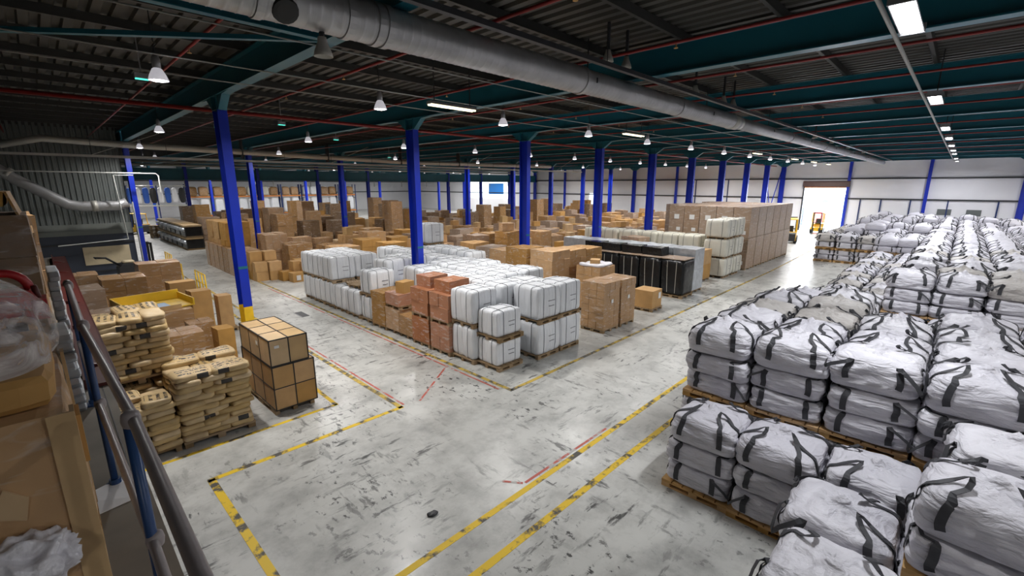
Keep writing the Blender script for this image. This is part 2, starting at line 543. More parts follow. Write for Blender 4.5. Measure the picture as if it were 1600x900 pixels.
def soft_map(w, d, h, seed, k=7.0, amp=0.02, fx=2.2, fz=8.0, bulge=0.04, dome=0.0, sag=0.0, pleat=False, spout=0.0, fold=False):
    """returns P(a, b, c): a point of a soft rounded box whose parameter cube is [-1, 1]^3, base at z = 0"""
    sd = seed * 7.31
    def P(a, b, c):
        nrm = (abs(a) ** k + abs(b) ** k + abs(c) ** k) ** (1 / k)
        x, y, z = a / nrm, b / nrm, c / nrm
        bz = 1 + bulge * (1 - z * z) - sag * max(0.0, z)
        X, Y, Z = x * w / 2 * bz, y * d / 2 * bz, (z + 1) / 2 * h
        q = Vector((x, y, z)).normalized()
        if pleat:
            nv = noise.noise(Vector((X * 9 + sd, Y * 9, Z * 0.7))) * amp
        else:
            if fold:
                zz = Z + 0.10 * noise.noise(Vector((X * 1.7, Y * 1.7, sd)))
                nv = amp * (0.6 - 2.2 * abs(noise.noise(Vector((X * fx + sd, Y * fx, zz * fz)))))
                nv += amp * (0.3 - 1.2 * abs(noise.noise(Vector((X * 2.3 * fx, Y * 2.3 * fx + sd, zz * 2.1 * fz)))))
            else:
                nv = noise.noise(Vector((X * fx + sd, Y * fx, Z * fz))) * amp
                nv += noise.noise(Vector((X * 2 * fx, Y * 2 * fx + sd, Z * 1.7 * fz))) * amp * 0.5
        nv += noise.noise(Vector((X * 1.3, Y * 1.3 + sd, Z * 1.3 + 5))) * amp
        X += q.x * nv
        Y += q.y * nv
        if c > -0.9:
            Z += q.z * nv * 0.9 * min(1.0, (z + 1))
        if c > 0:
            t = max(0.0, 1 - x * x) * max(0.0, 1 - y * y)
            Z += dome * t * c
            if spout:
                r2 = (x * x + y * y)
                th = math.atan2(y, x)
                Z += spout * math.exp(-r2 / 0.018) * c + 0.018 * math.cos(th * 11 + sd) * math.exp(-((math.sqrt(r2) - 0.34) / 0.22) ** 2) * c
        return Vector((X, Y, max(0.0, Z)))
    return P

def soft_body(mb, P, n=14, nz=None, mi=0):
    nz = nz or n
    idx = {}
    base = len(mb.v)
    def vid(a, b, c):
        key = (round(a, 4), round(b, 4), round(c, 4))
        if key not in idx:
            idx[key] = len(mb.v)
            mb.v.append(tuple(P(*key)))
        return idx[key]
    def side(fn, n1, n2):
        for i in range(n1):
            for j in range(n2):
                u0, u1 = -1 + 2 * i / n1, -1 + 2 * (i + 1) / n1
                v0, v1 = -1 + 2 * j / n2, -1 + 2 * (j + 1) / n2
                mb.f.append((vid(*fn(u0, v0)), vid(*fn(u1, v0)), vid(*fn(u1, v1)), vid(*fn(u0, v1))))
                mb.m.append(mi)
    side(lambda u, v: (u, v, 1), n, n)
    side(lambda u, v: (v, u, -1), n, n)
    side(lambda u, v: (u, -1, v), n, nz)
    side(lambda u, v: (-u, 1, v), n, nz)
    side(lambda u, v: (1, u, v), n, nz)
    side(lambda u, v: (-1, -u, v), n, nz)
    return mb

def grooved(mb, w, d, h, nx, ny, nz, g=0.007, inset=0.010, jit=0.0, seed=0, z0=0.0, mi=0, warp=0.0):
    """a box of w x d x h whose surface is scored into nx x ny x nz cartons: one connected surface"""
    rnd = random.Random(seed)
    def axis(L, n, lo):
        out = [(lo, 0, 0)]
        for i in range(1, n):
            q = lo + L * i / n
            out += [(q - g, 0, i - 1), (q, 1, -1), (q + g, 0, i)]
        out.append((lo + L, 0, n - 1))
        return out
    A, B, C = axis(w, nx, -w / 2), axis(d, ny, -d / 2), axis(h, nz, z0)
    cell = {}
    def joff(*k):
        if not jit: return 0.0
        if k not in cell: cell[k] = rnd.uniform(-jit, jit)
        return cell[k]
    idx = {}
    def vid(i, j, k):
        if (i, j, k) in idx: return idx[(i, j, k)]
        x, y, z = A[i][0], B[j][0], C[k][0]
        sx, sy, sz = A[i][1], B[j][1], C[k][1]
        X, Y, Z = x, y, z
        if i in (0, len(A) - 1):
            s = -1 if i == 0 else 1
            X -= s * (inset if (sy or sz) else joff('x', s, B[j][2], C[k][2]))
        if j in (0, len(B) - 1):
            s = -1 if j == 0 else 1
            Y -= s * (inset if (sx or sz) else joff('y', s, A[i][2], C[k][2]))
        if k == len(C) - 1:
            Z -= inset if (sx or sy) else joff('z', 1, A[i][2], B[j][2])
        if warp:
            t = (z - z0) / h
            X += warp * noise.noise(Vector((x * 1.2 + seed, y * 1.2, z * 1.5))) * t
            Y += warp * noise.noise(Vector((x * 1.2, y * 1.2 + seed, z * 1.5 + 9))) * t
            if k == len(C) - 1: Z += warp * 0.8 * noise.noise(Vector((x * 1.7, y * 1.7, seed * 1.3)))
        idx[(i, j, k)] = len(mb.v)
        mb.v.append((X, Y, Z))
        return idx[(i, j, k)]
    a, b, c = len(A) - 1, len(B) - 1, len(C) - 1
    def q(*f):
        mb.f.append(f); mb.m.append(mi)
    for i in range(a):
        for j in range(b):
            q(vid(i, j, c), vid(i + 1, j, c), vid(i + 1, j + 1, c), vid(i, j + 1, c))
            q(vid(i, j + 1, 0), vid(i + 1, j + 1, 0), vid(i + 1, j, 0), vid(i, j, 0))
        for k in range(c):
            q(vid(i, 0, k), vid(i + 1, 0, k), vid(i + 1, 0, k + 1), vid(i, 0, k + 1))
            q(vid(i + 1, b, k), vid(i, b, k), vid(i, b, k + 1), vid(i + 1, b, k + 1))
    for j in range(b):
        for k in range(c):
            q(vid(0, j + 1, k), vid(0, j, k), vid(0, j, k + 1), vid(0, j + 1, k + 1))
            q(vid(a, j, k), vid(a, j + 1, k), vid(a, j + 1, k + 1), vid(a, j, k + 1))
    return mb

# ================================================================ THE BUILDING
BX0, BX1, BY0, BY1, DECK = -9.0, 60.0, -13.0, 90.2, 8.12
COLX = [3.9 + 6.2 * k for k in range(-1, 10)]

def struct(name, mb, mats, label=None, smooth=False, cat=None):
    o = build(name, mb, mats, smooth=smooth)
    return tag(o, label, cat, None, 'structure')

struct('floor', MB().box(BX0, BX1, BY0, BY1, -0.3, 0), M['floor'], 'scuffed pale grey concrete warehouse floor', cat='floor')
struct('trim_30', MB().box(BX1, 120, -60, 90, -0.35, -0.04), M['yard'], 'pale concrete yard outside the open door', cat='yard')

# corrugated roof deck: ribs run along y
mb = MB()
prof = []
x = BX0
while x < BX1:
    for dx, dz in ((0, 0), (0.14, 0), (0.17, 0.06), (0.28, 0.06), (0.31, 0)):
        if x + dx <= BX1: prof.append((x + dx, DECK + dz))
    x += 0.31
vs = [(p[0], BY0, p[1]) for p in prof] + [(p[0], BY1, p[1]) for p in prof]
n = len(prof)
mb.add(vs, [(i, i + 1, n + i + 1, n + i) for i in range(n - 1)])
struct('ceiling', mb, M['deck'], 'dark corrugated metal roof deck', cat='ceiling')
struct('ceiling_panel', MB().box(BX0, BX1, BY0, BY1, DECK + 0.12, DECK + 0.3), M['dark'], 'outer roof sheet over the deck', cat='ceiling')

DY0, DY1, DZ = 8.84, 12.76, 4.8
w = MB()
w.box(BX1, BX1 + 0.25, BY0, DY0, 0, DECK)
w.box(BX1, BX1 + 0.25, DY1, BY1, 0, DECK)
w.box(BX1, BX1 + 0.25, DY0, DY1, DZ, DECK)
struct('wall_east', w, M['clad'], 'white panelled end wall with the open loading door', cat='wall')
struct('wall_north', MB().box(BX0, BX1, BY1, BY1 + 0.25, 0, DECK), M['clad'], 'white panelled wall behind the pallet racking', cat='wall')
struct('wall_south', MB().box(BX0, BX1, BY0 - 0.25, BY0, 0, DECK), M['clad'], 'white panelled side wall', cat='wall')
struct('wall_west', MB().box(BX0 - 0.25, BX0, BY0, 34.6, 0, DECK), M['clad_grey'], 'grey wall behind the platform', cat='wall')
struct('wall_office_side', MB().box(3.45, 3.65, 34.6, BY1, 0, DECK), M['clad_grey'], 'grey return wall beside the long aisle', cat='wall')
# office wall facing the platform aisle: slate foot, pale band, corrugated cladding
WY = 34.4
struct('wall_office', MB().box(BX0, 3.65, WY, WY + 0.2, 0, 2.3), M['slate'], 'slate blue lower wall of the office block', cat='wall')
struct('trim_1', MB().box(BX0, 3.65, WY - 0.1, WY + 0.2, 2.3, 2.55).box(BX0, 3.65, WY - 0.02, WY + 0.2, 2.55, 2.9), M['sill'], 'pale band over the slate wall', cat='trim')
mb = MB()
prof = []
x = BX0
while x < 3.6:
    prof += [(x, WY), (x + 0.1, WY), (x + 0.13, WY + 0.05), (x + 0.2, WY + 0.05), (x + 0.23, WY)]
    x += 0.23
n = len(prof)
mb.add([(p[0], p[1], 2.9) for p in prof] + [(p[0], p[1], DECK) for p in prof], [(i, i + 1, n + i + 1, n + i) for i in range(n - 1)])
struct('wall_office_cladding', mb, M['clad_grey'], 'grey corrugated cladding above the slate wall', cat='wall')
struct('trim_2', MB().box(1.35, 3.35, WY - 0.06, WY, 0.62, 1.62), M['cream'], 'cream lit hatch in the slate wall', cat='hatch')
struct('trim_3', MB().box(-3.0, 3.6, WY - 0.05, WY, 1.78, 1.86).box(-3.0, 3.6, WY - 0.05, WY, 0.2, 0.27), M['dark'], 'dark ledges on the slate wall', cat='trim')

# seams, girts and downpipes on the white end wall
k = 3
for z in (3.6, 5.65):
    for (y0, y1) in (((BY0, DY0 - 0.1), (DY1 + 0.1, BY1)) if z < DZ else ((BY0, BY1),)):
        struct('trim_%d' % k, MB().box(BX1 - 0.14, BX1, y0, y1, z - 0.07, z + 0.07), M['dark'], 'dark horizontal rail on the white end wall', cat='rail'); k += 1
    struct('trim_%d' % k, MB().box(4, BX1, BY1 - 0.14, BY1, z - 0.07, z + 0.07), M['dark'], 'dark horizontal rail on the wall behind the racking', cat='rail'); k += 1
for y, z1 in ((7.6, 3.6), (5.9, 3.6), (3.6, 3.6), (0.9, 3.6), (-2.4, 3.6), (16.5, 3.6), (21.0, 5.6), (25.0, 5.6)):
    struct('trim_%d' % k, MB().box(BX1 - 0.12, BX1, y - 0.05, y + 0.05, 0, z1), M['navy'], 'slim navy stud on the white end wall', cat='stud'); k += 1
for y in (1.05, -0.95):
    struct('window_%d' % (k - 20), MB().box(BX1 - 0.05, BX1, y - 0.5, y + 0.5, 2.2, 2.75), M['clad_grey'], 'small grey vent window low on the white end wall', cat='window'); k += 1
# bright windows in the far wall
wx = BX1 - 0.03
struct('window_20', MB().box(BX1 - 0.06, BX1, 58.2, 69.6, 2.6, 5.7), M['glass_lit'], 'tall daylit window in the far end wall', cat='window')
struct('trim_40', MB().box(BX1 - 0.10, BX1 - 0.06, 60.4, 64.4, 3.3, 5.3), M['poster_blue'], 'bright blue panel on the daylit window', cat='panel')
struct('window_21', MB().box(BX1 - 0.05, BX1, 39.2, 41.5, 0.2, 3.7), M['glass_lit'], 'bright daylit side door between blue columns', cat='window')

# loading door
d = tag(put('door_1', None, None, (BX1, 10.8, 0)), 'brown roller shutter box above the open loading door', 'door', None, 'structure')
build('shutter_box', MB().prism([(-0.45, 4.8), (0, 4.8), (0, 5.42), (-0.38, 5.42), (-0.45, 5.3)], 1, -2.15, 2.1), M['brownshutter'], d)
build('bottom_bar', MB().box(-0.2, -0.12, -1.95, 1.95, 4.68, 4.8), M['orange'], d)
for s in (-1, 1):
    build('guide_rail', MB().box(-0.2, 0.0, s * 2.0 - 0.07, s * 2.0 + 0.07, 0, 4.8), M['dark'], d)

# floor paint
def line(name, pts, w, m, label):
    mb = MB()
    (xa, ya), (xb, yb) = pts
    L = math.hypot(xb - xa, yb - ya)
    nx, ny = -(yb - ya) / L * w / 2, (xb - xa) / L * w / 2
    z = 0.003
    mb.add([(xa + nx, ya + ny, z), (xb + nx, yb + ny, z), (xb - nx, yb - ny, z), (xa - nx, ya - ny, z),
            (xa + nx, ya + ny, 0), (xb + nx, yb + ny, 0), (xb - nx, yb - ny, 0), (xa - nx, ya - ny, 0)],
           [(3, 2, 1, 0), (0, 1, 5, 4), (2, 3, 7, 6), (1, 2, 6, 5), (3, 0, 4, 7)])
    o = build(name, mb, m)
    return tag(o, label, 'floor marking', None, 'structure')
FL = [
    (((7.52, 7.34), (30, 7.5)), 0.11, 'yellow_line2', 'worn yellow line along the white bales towards the door'),
    (((30, 7.5), (59.5, 8.4)), 0.11, 'yellow_line2', 'worn yellow line past the tall wrapped cartons'),
    (((7.52, 7.29), (7.52, 26.0)), 0.11, 'yellow_line2', 'worn yellow line along the front of the white bales'),
    (((7.34, 7.6), (7.34, 24.0)), 0.05, 'red_line', 'thin red line beside the yellow line at the bales'),
    (((1.7, 4.52), (13.5, 4.50)), 0.11, 'yellow_line', 'yellow line across open floor to the bulk bags'),
    (((5.1, 4.64), (7.6, 4.63)), 0.05, 'red_line', 'short red line beside the yellow floor line'),
    (((2.6, 3.83), (9.0, 3.78)), 0.12, 'yellow_line', 'yellow line closest to the bulk bag stacks'),
    (((5.10, 8.50), (5.17, 26.0)), 0.11, 'yellow_line2', 'worn yellow line behind the strapped cartons'),
    (((5.22, 8.60), (5.29, 15.0)), 0.05, 'red_line', 'thin red line beside the strapped carton bay'),
    (((1.30, 8.60), (5.15, 8.53)), 0.11, 'yellow_line', 'yellow line in front of the carton bay'),
    (((1.35, 8.62), (1.40, 4.9)), 0.12, 'yellow_line', 'yellow line running from bay corner under the rail'),
    (((0.5, 9.78), (4.15, 9.74)), 0.09, 'yellow_line', 'yellow line at the foot of the sack stacks'),
    (((4.12, 9.70), (4.18, 12.4)), 0.09, 'yellow_line', 'yellow line beside the strapped cartons'),
    (((3.45, 15.6), (3.9, 33.0)), 0.10, 'yellow_line2', 'yellow line along the side aisle'),
    (((4.55, 15.2), (5.2, 33.0)), 0.10, 'yellow_line2', 'second yellow line along the side aisle'),
    (((5.6, 8.5), (7.3, 9.7)), 0.05, 'red_line', 'thin faded red line crossing the aisle'),
    (((5.06, 4.66), (4.85, 4.95)), 0.05, 'red_line', 'short red stub beside the yellow floor line'),
]
for a, b, c, e in FL:
    line('floor_marking', a, b, M[c], e)

# portal frames
for i, cx in enumerate(COLX):
    mb = MB()
    mb.box(cx - 0.13, cx + 0.13, BY0, BY1, 7.35, 7.375)
    mb.box(cx - 0.13, cx + 0.13, BY0, BY1, 7.93, 7.95)
    mb.box(cx - 0.012, cx + 0.012, BY0, BY1, 7.375, 7.93)
    struct('beam', mb, M['teal'], 'dark teal roof beam of the %s frame from the platform' % nth(i + 1), cat='beam')
# purlins
for i in range(56):
    y = BY0 + 1.0 + i * 1.86
    mb = MB().prism([(y - 0.07, 7.95), (y - 0.065, 7.95), (y - 0.065, 8.10), (y + 0.07, 8.10), (y + 0.07, 8.115), (y - 0.07, 8.115)], 0, BX0, BX1)
    mb.add([(BX0, y - 0.07, 7.945), (BX1, y - 0.07, 7.945), (BX1, y + 0.0, 7.945), (BX0, y + 0.0, 7.945)], [(3, 2, 1, 0)])
    tag(build('beam_purlin', mb, M['purlin']), 'thin galvanised roof purlin, %s from the south wall' % nth(i + 1), 'purlin', 'roof purlins', 'structure')
# valley girder far back, and a ridge of bracing at the near bay
struct('beam_girder', MB().box(BX0 + 13, BX1, 52.5, 52.75, 5.5, 6.5).box(BX0 + 13, BX1, 52.35, 52.9, 5.44, 5.5), M['teal'], 'deep dark teal girder crossing the far bays', cat='beam')
def hcol(mb, z0, z1, mi):
    mb.box(-0.12, 0.12, -0.24, -0.215, z0, z1, mi)
    mb.box(-0.12, 0.12, 0.215, 0.24, z0, z1, mi)
    mb.box(-0.012, 0.012, -0.215, 0.215, z0, z1, mi)
ROWS = [(15.0, 'nearer'), (33.8, 'middle'), (52.6, 'far'), (71.4, 'farthest')]
def column(cx, cy, label, foot=False):
    c = tag(put('column', None, None, (cx, cy, 0)), label, 'column', None, 'structure')
    mb = MB(); hcol(mb, 1.46, 7.0, 0); build('shaft', mb, M['blue'], c)
    mb = MB(); hcol(mb, 0.02, 1.46, 0); build('painted_foot' if foot else 'foot', mb, M['yellow' if foot else 'blue'], c)
    mb = MB(); hcol(mb, 7.0, 7.4, 0); mb.box(-0.13, 0.13, -0.26, 0.26, 6.985, 7.0)
    build('cap_plate', mb, M['teal'], c)
    for s in (-1, 1):
        mb = MB().prism([(0.24 * s, 6.98), (0.27 * s, 6.98), (0.75 * s, 7.32), (1.5 * s, 7.355), (0.24 * s, 7.355)], 0, -0.10, 0.10)
        build('haunch', mb, M['teal'], c)
    build('base_plate', MB().box(-0.2, 0.2, -0.32, 0.32, 0, 0.02), M['dark'], c)
    mb = MB().box(-0.126, 0.126, -0.246, -0.24, 2.6, 2.68).box(-0.126, -0.12, -0.24, -0.215, 2.6, 2.68)
    build('band', mb, M['teal'], c)
for cy, rn in ROWS:
    for i, cx in enumerate(COLX[1:]):
        if cx > 3.8:
            column(cx, cy, 'blue steel column, %s from the aisle end in the %s row' % (nth(i + 1), rn), cy < 16 and i < 1)
column(59.75, -3.8, 'blue steel column in the corner behind the bulk bags')
for y in (8.8, 2.55):
    struct('column_post', MB().box(BX1 - 0.3, BX1, y - 0.13, y + 0.13, 0, 7.35), M['blue'], 'slim blue post on the white end wall, ' + ('beside the loading door' if y > 5 else 'above the bulk bags'), cat='post')
for y in (27.6, 40.0, 46.3):
    struct('column_post', MB().box(BX1 - 0.3, BX1, y - 0.13, y + 0.13, 0, 7.35), M['blue'], 'slim blue wall post behind the carton stacks, %s' % ('first' if y < 30 else 'second' if y < 42 else 'third'), cat='post')
mb = MB().tube([(53.6, 15.2, 6.8), (56.7, 15.2, 2.4), (59.8, 15.2, 6.8)], 0.05, 6)
struct('beam_brace', mb, M['blue'], 'blue V brace between the last two columns', cat='brace')

struct('beam_tie', MB().box(BX0, 3.77, 7.98, 8.12, 7.35, 7.37).box(BX0, 3.77, 8.04, 8.06, 7.37, 7.9), M['teal'], 'teal tie beam running from the first frame over the platform', cat='beam')
struct('beam_brace', MB().prism([(-9, 18.6), (3.72, 8.14), (3.78, 8.22), (-8.94, 18.7)], 2, 7.35, 7.42), M['teal'], 'flat teal diagonal brace under the roof by the first frame', cat='beam')

# ---------------------------------------------------------------- ducts and pipes
def run(name, path, r, m, label, cat, n=14, extra=None):
    o = thing(name, label, cat, path[0])
    p0 = Vector(path[0])
    mb = MB().tube([Vector(p) - p0 for p in path], r, n)
    build('duct_body' if cat == 'duct' else 'pipe_body', mb, m, o, smooth=True)
    return o, p0
# main spiral duct: three sections of shrinking width, jointed
DYY, DZZ = 5.98, 7.09
duct = thing('ventilation_duct', 'long silver spiral duct under the roof running to the door wall', 'duct', (0, DYY, DZZ))
def dsec(x0, x1, r):
    ribs = MB()
    path, rad = [], []
    x = x0
    while x < x1:
        path += [(x, 0, 0), (x + 0.10, 0, 0), (x + 0.115, 0, 0), (x + 0.125, 0, 0)]
        rad += [r, r, r + 0.006, r]
        x += 0.14
    path.append((x1, 0, 0)); rad.append(r)
    return ribs.tube(path, rad, 24)
build('duct_section', dsec(-4, 8.12, 0.255), M['galv'], duct, smooth=True)
build('duct_section', dsec(8.12, 17.2, 0.235), M['galv'], duct, smooth=True)
build('duct_section', MB().tube([(17.2 + 2.0 * i, 0, 0) for i in range(21)], 0.20, 20), M['galv'], duct, smooth=True)
for x, r in ((2.05, 0.262), (3.09, 0.262), (3.5, 0.262), (3.64, 0.262), (8.12, 0.262), (12.6, 0.242), (24, 0.208), (31, 0.208), (38, 0.208), (45, 0.208)):
    build('joint_collar', MB().tube([(x - 0.05, 0, 0), (x - 0.045, 0, 0), (x + 0.045, 0, 0), (x + 0.05, 0, 0)], [r - 0.008, r + 0.012, r + 0.012, r - 0.008], 24), M['galv'], duct, smooth=False)
build('reducer_collar', MB().tube([(16.6, 0, 0), (16.65, 0, 0), (17.5, 0, 0)], [0.236, 0.262, 0.204], 24), M['pipe'], duct, smooth=True)
q = build('outlet', MB().lathe([(0.13, -0.06), (0.15, 0.0), (0.14, 0.03), (0.10, 0.035)], 16), M['black'], duct, (2.30, -0.17, -0.17))
q.rotation_euler = (R(135), 0, 0)
for x in (2.2, 8.4, 14.6, 20.8, 27, 33.2, 39.4, 45.6):
    build('hanger', MB().box(x - 0.008, x + 0.008, -0.012, 0.012, 0.24, 0.85).box(x - 0.012, x + 0.012, -0.26, -0.24, -0.05, 0.05), M['dark'], duct)
# jet nozzles beside the duct
NZ = thing('duct_nozzle', 'x', 'duct nozzle')
build('bell', MB().lathe([(0.05, 0.16), (0.06, 0.10), (0.10, 0.0), (0.115, -0.06), (0.105, -0.062), (0.05, 0.06)], 14), M['pipe'], NZ, smooth=True)
build('stub', MB().tube([(0, 0, 0.14), (0, 0.0, 0.69)], 0.035, 8), M['dark'], NZ)
NZK = Kind(NZ)
for i, (x, y, z) in enumerate(((2.78, 5.98, 6.62), (9.1, 5.5, 7.46), (8.4, 5.5, 7.46), (12.6, 5.5, 7.4), (15.4, 5.5, 7.4), (14.6, 5.5, 7.4), (27, 5.62, 7.3), (31, 5.62, 7.3), (36, 5.62, 7.3), (42, 5.62, 7.3))):
    NZK.place((x, y, z), 0, 'pale bell nozzle on the main silver duct, %s along it' % nth(i + 1), 'duct nozzles')
rail = thing('conduit', 'dark cable tray running beside the silver duct', 'cable tray', (-4, 5.25, 7.2))
build('tray', MB().prism([(-0.05, 0.08), (-0.05, 0), (0.05, 0), (0.05, 0.08), (0.04, 0.08), (0.04, 0.01), (-0.04, 0.01), (-0.04, 0.08)], 0, 0, 60), M['dark'], rail)
for x in (6, 12, 18.5, 25, 31, 37):
    build('drop_rod', MB().tube([(x, 0, 0.08), (x, 0, 0.76)], 0.008, 5), M['dark'], rail)

# grey pipes and elbows high on the office side
o, p0 = run('air_pipe', [(-1.8, 33, 6.6), (0.62, 33, 7.25), (4, 33, 7.12), (22, 33, 6.8), (40, 33, 6.95)], 0.17, M['pipe'], 'long pale air pipe crossing above the office wall', 'duct')
for x in (4.5, 9.5, 15, 21, 27):
    build('strap_hanger', MB().box(x + 1.8 - 0.03, x + 1.8 + 0.03, -0.22, 0.22, 0.0, 1.25), M['dark'], o)
o, p0 = run('air_pipe', [(-3.2, 33.2, 6.35), (-1.2, 33.2, 5.9), (-0.6, 33.2, 5.3), (1.1, 33.2, 4.02), (1.6, 33.2, 3.9), (3.1, 33.2, 3.9), (3.5, 33.2, 4.05)], 0.26, M['galv'], 'thick galvanised air pipe bending down across the corrugated wall', 'duct', 18)
build('joint_collar', MB().tube([(2.35, 0, -0.72), (2.5, 0, -0.85)], 0.285, 18), M['pipe'], o, smooth=True)
build('joint_collar', MB().tube([(5.2, 0, -2.45), (5.45, 0, -2.45)], 0.285, 18), M['pipe'], o, smooth=True)
o = thing('cable_tray', 'long grey cable tray hung on rods before the office wall', 'cable tray', (-5, 29, 6.25))
build('tray_side', MB().box(0, 45, -0.25, -0.23, 0, 0.10), M['pipe'], o)
build('tray_side', MB().box(0, 45, 0.23, 0.25, 0, 0.10), M['pipe'], o)
build('tray_floor', MB().box(0, 45, -0.23, 0.23, 0, 0.012), M['dark'], o)
for i in range(16):
    x = 1.5 + 2.8 * i
    build('hanger_rod', MB().tube([(x, -0.24, 0.1), (x, -0.24, 1.75)], 0.012, 5), M['dark'], o)
    if i % 4 == 2:
        build('brace_rod', MB().tube([(x, -0.24, 0.1), (x + 2.6, -0.24, 1.2)], 0.014, 5), M['pipe'], o)
o = thing('conduit', 'thin pale conduit frame in front of the blue column', 'conduit', (0, 32.6, 0))
build('conduit_pipe', MB().tube([(-1.2, 0, 5.66), (4.9, 0, 5.62), (5.0, 0, 5.5), (5.0, 0, 4.6)], 0.035, 6), M['conduit'], o)
build('conduit_pipe', MB().tube([(3.9, 0, 5.52), (3.05, 0, 5.5), (3.2, 0, 2.1), (0.4, 0, 1.95)], 0.035, 6), M['conduit'], o)
build('conduit_pipe', MB().tube([(3.66, 0, 4.1), (3.68, 0, 0.1)], 0.035, 6), M['conduit'], o)
o = thing('conduit', 'grey pipe bundle crossing behind the blue columns', 'pipe', (3.8, 50.5, 6.7))
build('pipe_body', MB().tube([(0, 0, 0), (50, 0, 0)], 0.09, 8), M['pipe'], o, smooth=True)
build('pipe_body', MB().tube([(0, 0.3, 0.3), (50, 0.3, 0.3)], 0.09, 8), M['pipe'], o, smooth=True)
# hangers between the deck and the dark far girder
for i in range(14):
    x = 6 + i * 3.9
    o = thing('drop_rod', 'thin rod hanging from the deep teal girder, %s from the office wall' % nth(i + 1), 'rod', (x, 52.3, 4.85), 0, 'hanging rods at the far girder')
    build('rod', MB().tube([(0, 0, 0), (0, 0, 0.62)], 0.03, 5), M['pipe'], o)
    build('clip', MB().box(-0.08, 0.08, -0.03, 0.03, -0.05, 0.0), M['pipe'], o)
# red sprinkler pipes
o, p0 = run('sprinkler_main', [(-9, 15.62, 7.06), (59, 15.62, 7.06)], 0.055, M['red_pipe'], 'red sprinkler main passing behind the row of blue columns', 'pipe', 8)
for i in range(19):
    x = -0.6 + 3.08 * i
    o, p0 = run('sprinkler_branch', [(x, -10, 7.55), (x, 50, 7.55)], 0.03, M['red_pipe'], 'thin red sprinkler branch under the roof, %s from the platform' % nth(i + 1), 'pipe', 6)
    if i < 8:
        for y in (4.2, 7.5, 11.0, 14.6, 18.5):
            build('sprinkler_head', MB().lathe([(0.012, 0), (0.014, -0.05), (0.04, -0.06), (0.04, -0.07), (0.006, -0.075)], 8), M['wood'], o, (0, y + 10, -0.03))
# thin conduits across the deck
for i, y in enumerate((8.3, 10.9, 12.6, 1.1)):
    run('conduit', [(-8, y, 7.32 if i < 3 else 7.18), (59, y, 7.32 if i < 3 else 7.18)], 0.014 if i < 3 else 0.03, M['conduit'], 'thin pale conduit under the beams, ' + ('beside the silver duct', 'above the row of bell lamps', 'between lamps and columns', 'carrying the lamps over the bulk bags')[i], 'conduit', 5)

# ---------------------------------------------------------------- lamps
def area_light(name, w, size, col=(1.0, 0.975, 0.95), sy=None):
    l = bpy.data.lights.new(name, 'AREA')
    l.energy = w
    l.color = col
    l.shape = 'RECTANGLE' if sy else 'DISK'
    l.size = size
    if sy: l.size_y = sy
    l.spread = R(165)
    return l
bell = thing('bell_lamp', 'x', 'lamp')
build('shade', MB().lathe([(0.05, 0.22), (0.08, 0.20), (0.13, 0.10), (0.165, 0.0), (0.16, -0.004), (0.12, 0.09), (0.06, 0.19)], 18, caps=False), M['lampwhite'], bell, smooth=True)
build('lens', MB().lathe([(0.155, 0.012), (0.09, -0.012), (0.001, -0.022)], 18, caps=False), M['bulb'], bell, smooth=True)
build('ballast', MB().lathe([(0.05, 0.21), (0.07, 0.23), (0.07, 0.38), (0.03, 0.46)], 12), M['fitting'], bell, smooth=True)
build('hook', MB().tube([(0, 0, 0.45), (0, 0, 0.60), (0.03, 0, 0.64), (0, 0, 0.68), (0, 0, 1.26)], 0.01, 6), M['dark'], bell)
ll = put('lamp_light', area_light('lamp_light', LAMP_W, 0.32), bell, (0, 0, -0.03))
bell_k = Kind(bell)
far_light = area_light('lamp_light_far', LAMP_FAR, 0.32)
def lamps(rowname, y, xs, z=6.9):
    for i, x in enumerate(xs):
        for cx in COLX:
            if abs(x - cx) < 0.32: x = cx + (0.34 if x > cx else -0.34)
        o = bell_k.place((x, y, z), 0, 'lit white bell lamp, %s in the row %s' % (nth(i + 1), rowname), 'bell lamps ' + rowname)
        if y > 55 or x > 40:
            for ch in o.children:
                if ch.type == 'LIGHT': ch.data = far_light
lamps('above the sacks and white bales', 11.1, (1.95, 6.55, 11.0, 15.8, 20.6, 25.5, 30.4, 35.2, 40, 45, 50, 55))
lamps('over the second carton bay', 21.6, (3.8, 9.0, 14, 19, 24, 29, 34, 39, 44, 49, 54))
lamps('before the middle columns', 31.5, (4.2, 11.2, 19.6, 28, 36, 44, 52))
lamps('beyond the middle columns', 42.5, (6.5, 14, 22, 30, 38, 46, 54))
lamps('beyond the deep girder', 60.0, (8, 18, 28, 38, 48, 56))
lamps('before the racking', 68.0, (8, 18, 28, 38, 48, 56))
lamps('over the racking', 80.0, (8, 22, 36, 50))
lamps('behind the platform', -6.0, (-4, 4, 12, 20, 28, 36, 44, 52))

batten = thing('batten_lamp', 'x', 'lamp')
build('tray', MB().prism([(-0.13, 0.0), (-0.08, 0.10), (0.08, 0.10), (0.13, 0.0), (0.12, 0.0), (0.07, 0.085), (-0.07, 0.085), (-0.12, 0.0)], 0, -0.75, 0.75), M['fitting'], batten)
for s in (-1, 1):
    build('tube', MB().tube([(-0.72, s * 0.05, 0.03), (0.72, s * 0.05, 0.03)], 0.03, 8), M['tube'], batten, smooth=True)
    build('end_cap', MB().box(s * 0.75 - 0.015, s * 0.75 + 0.015, -0.13, 0.13, -0.01, 0.11), M['fitting'], batten)
build('drop_rod', MB().box(-0.012, 0.012, -0.012, 0.012, 0.10, 1.135), M['dark'], batten)
put('lamp_light', area_light('lamp_light', TUBE_W * 1.5, 1.4, (0.96, 0.97, 1.0), 0.2), batten, (0, 0, -0.02))
batten_k = Kind(batten)
far_strip = area_light('strip_light_far', TUBE_W * 1.8, 1.4, (0.94, 0.95, 1.0), 0.2)
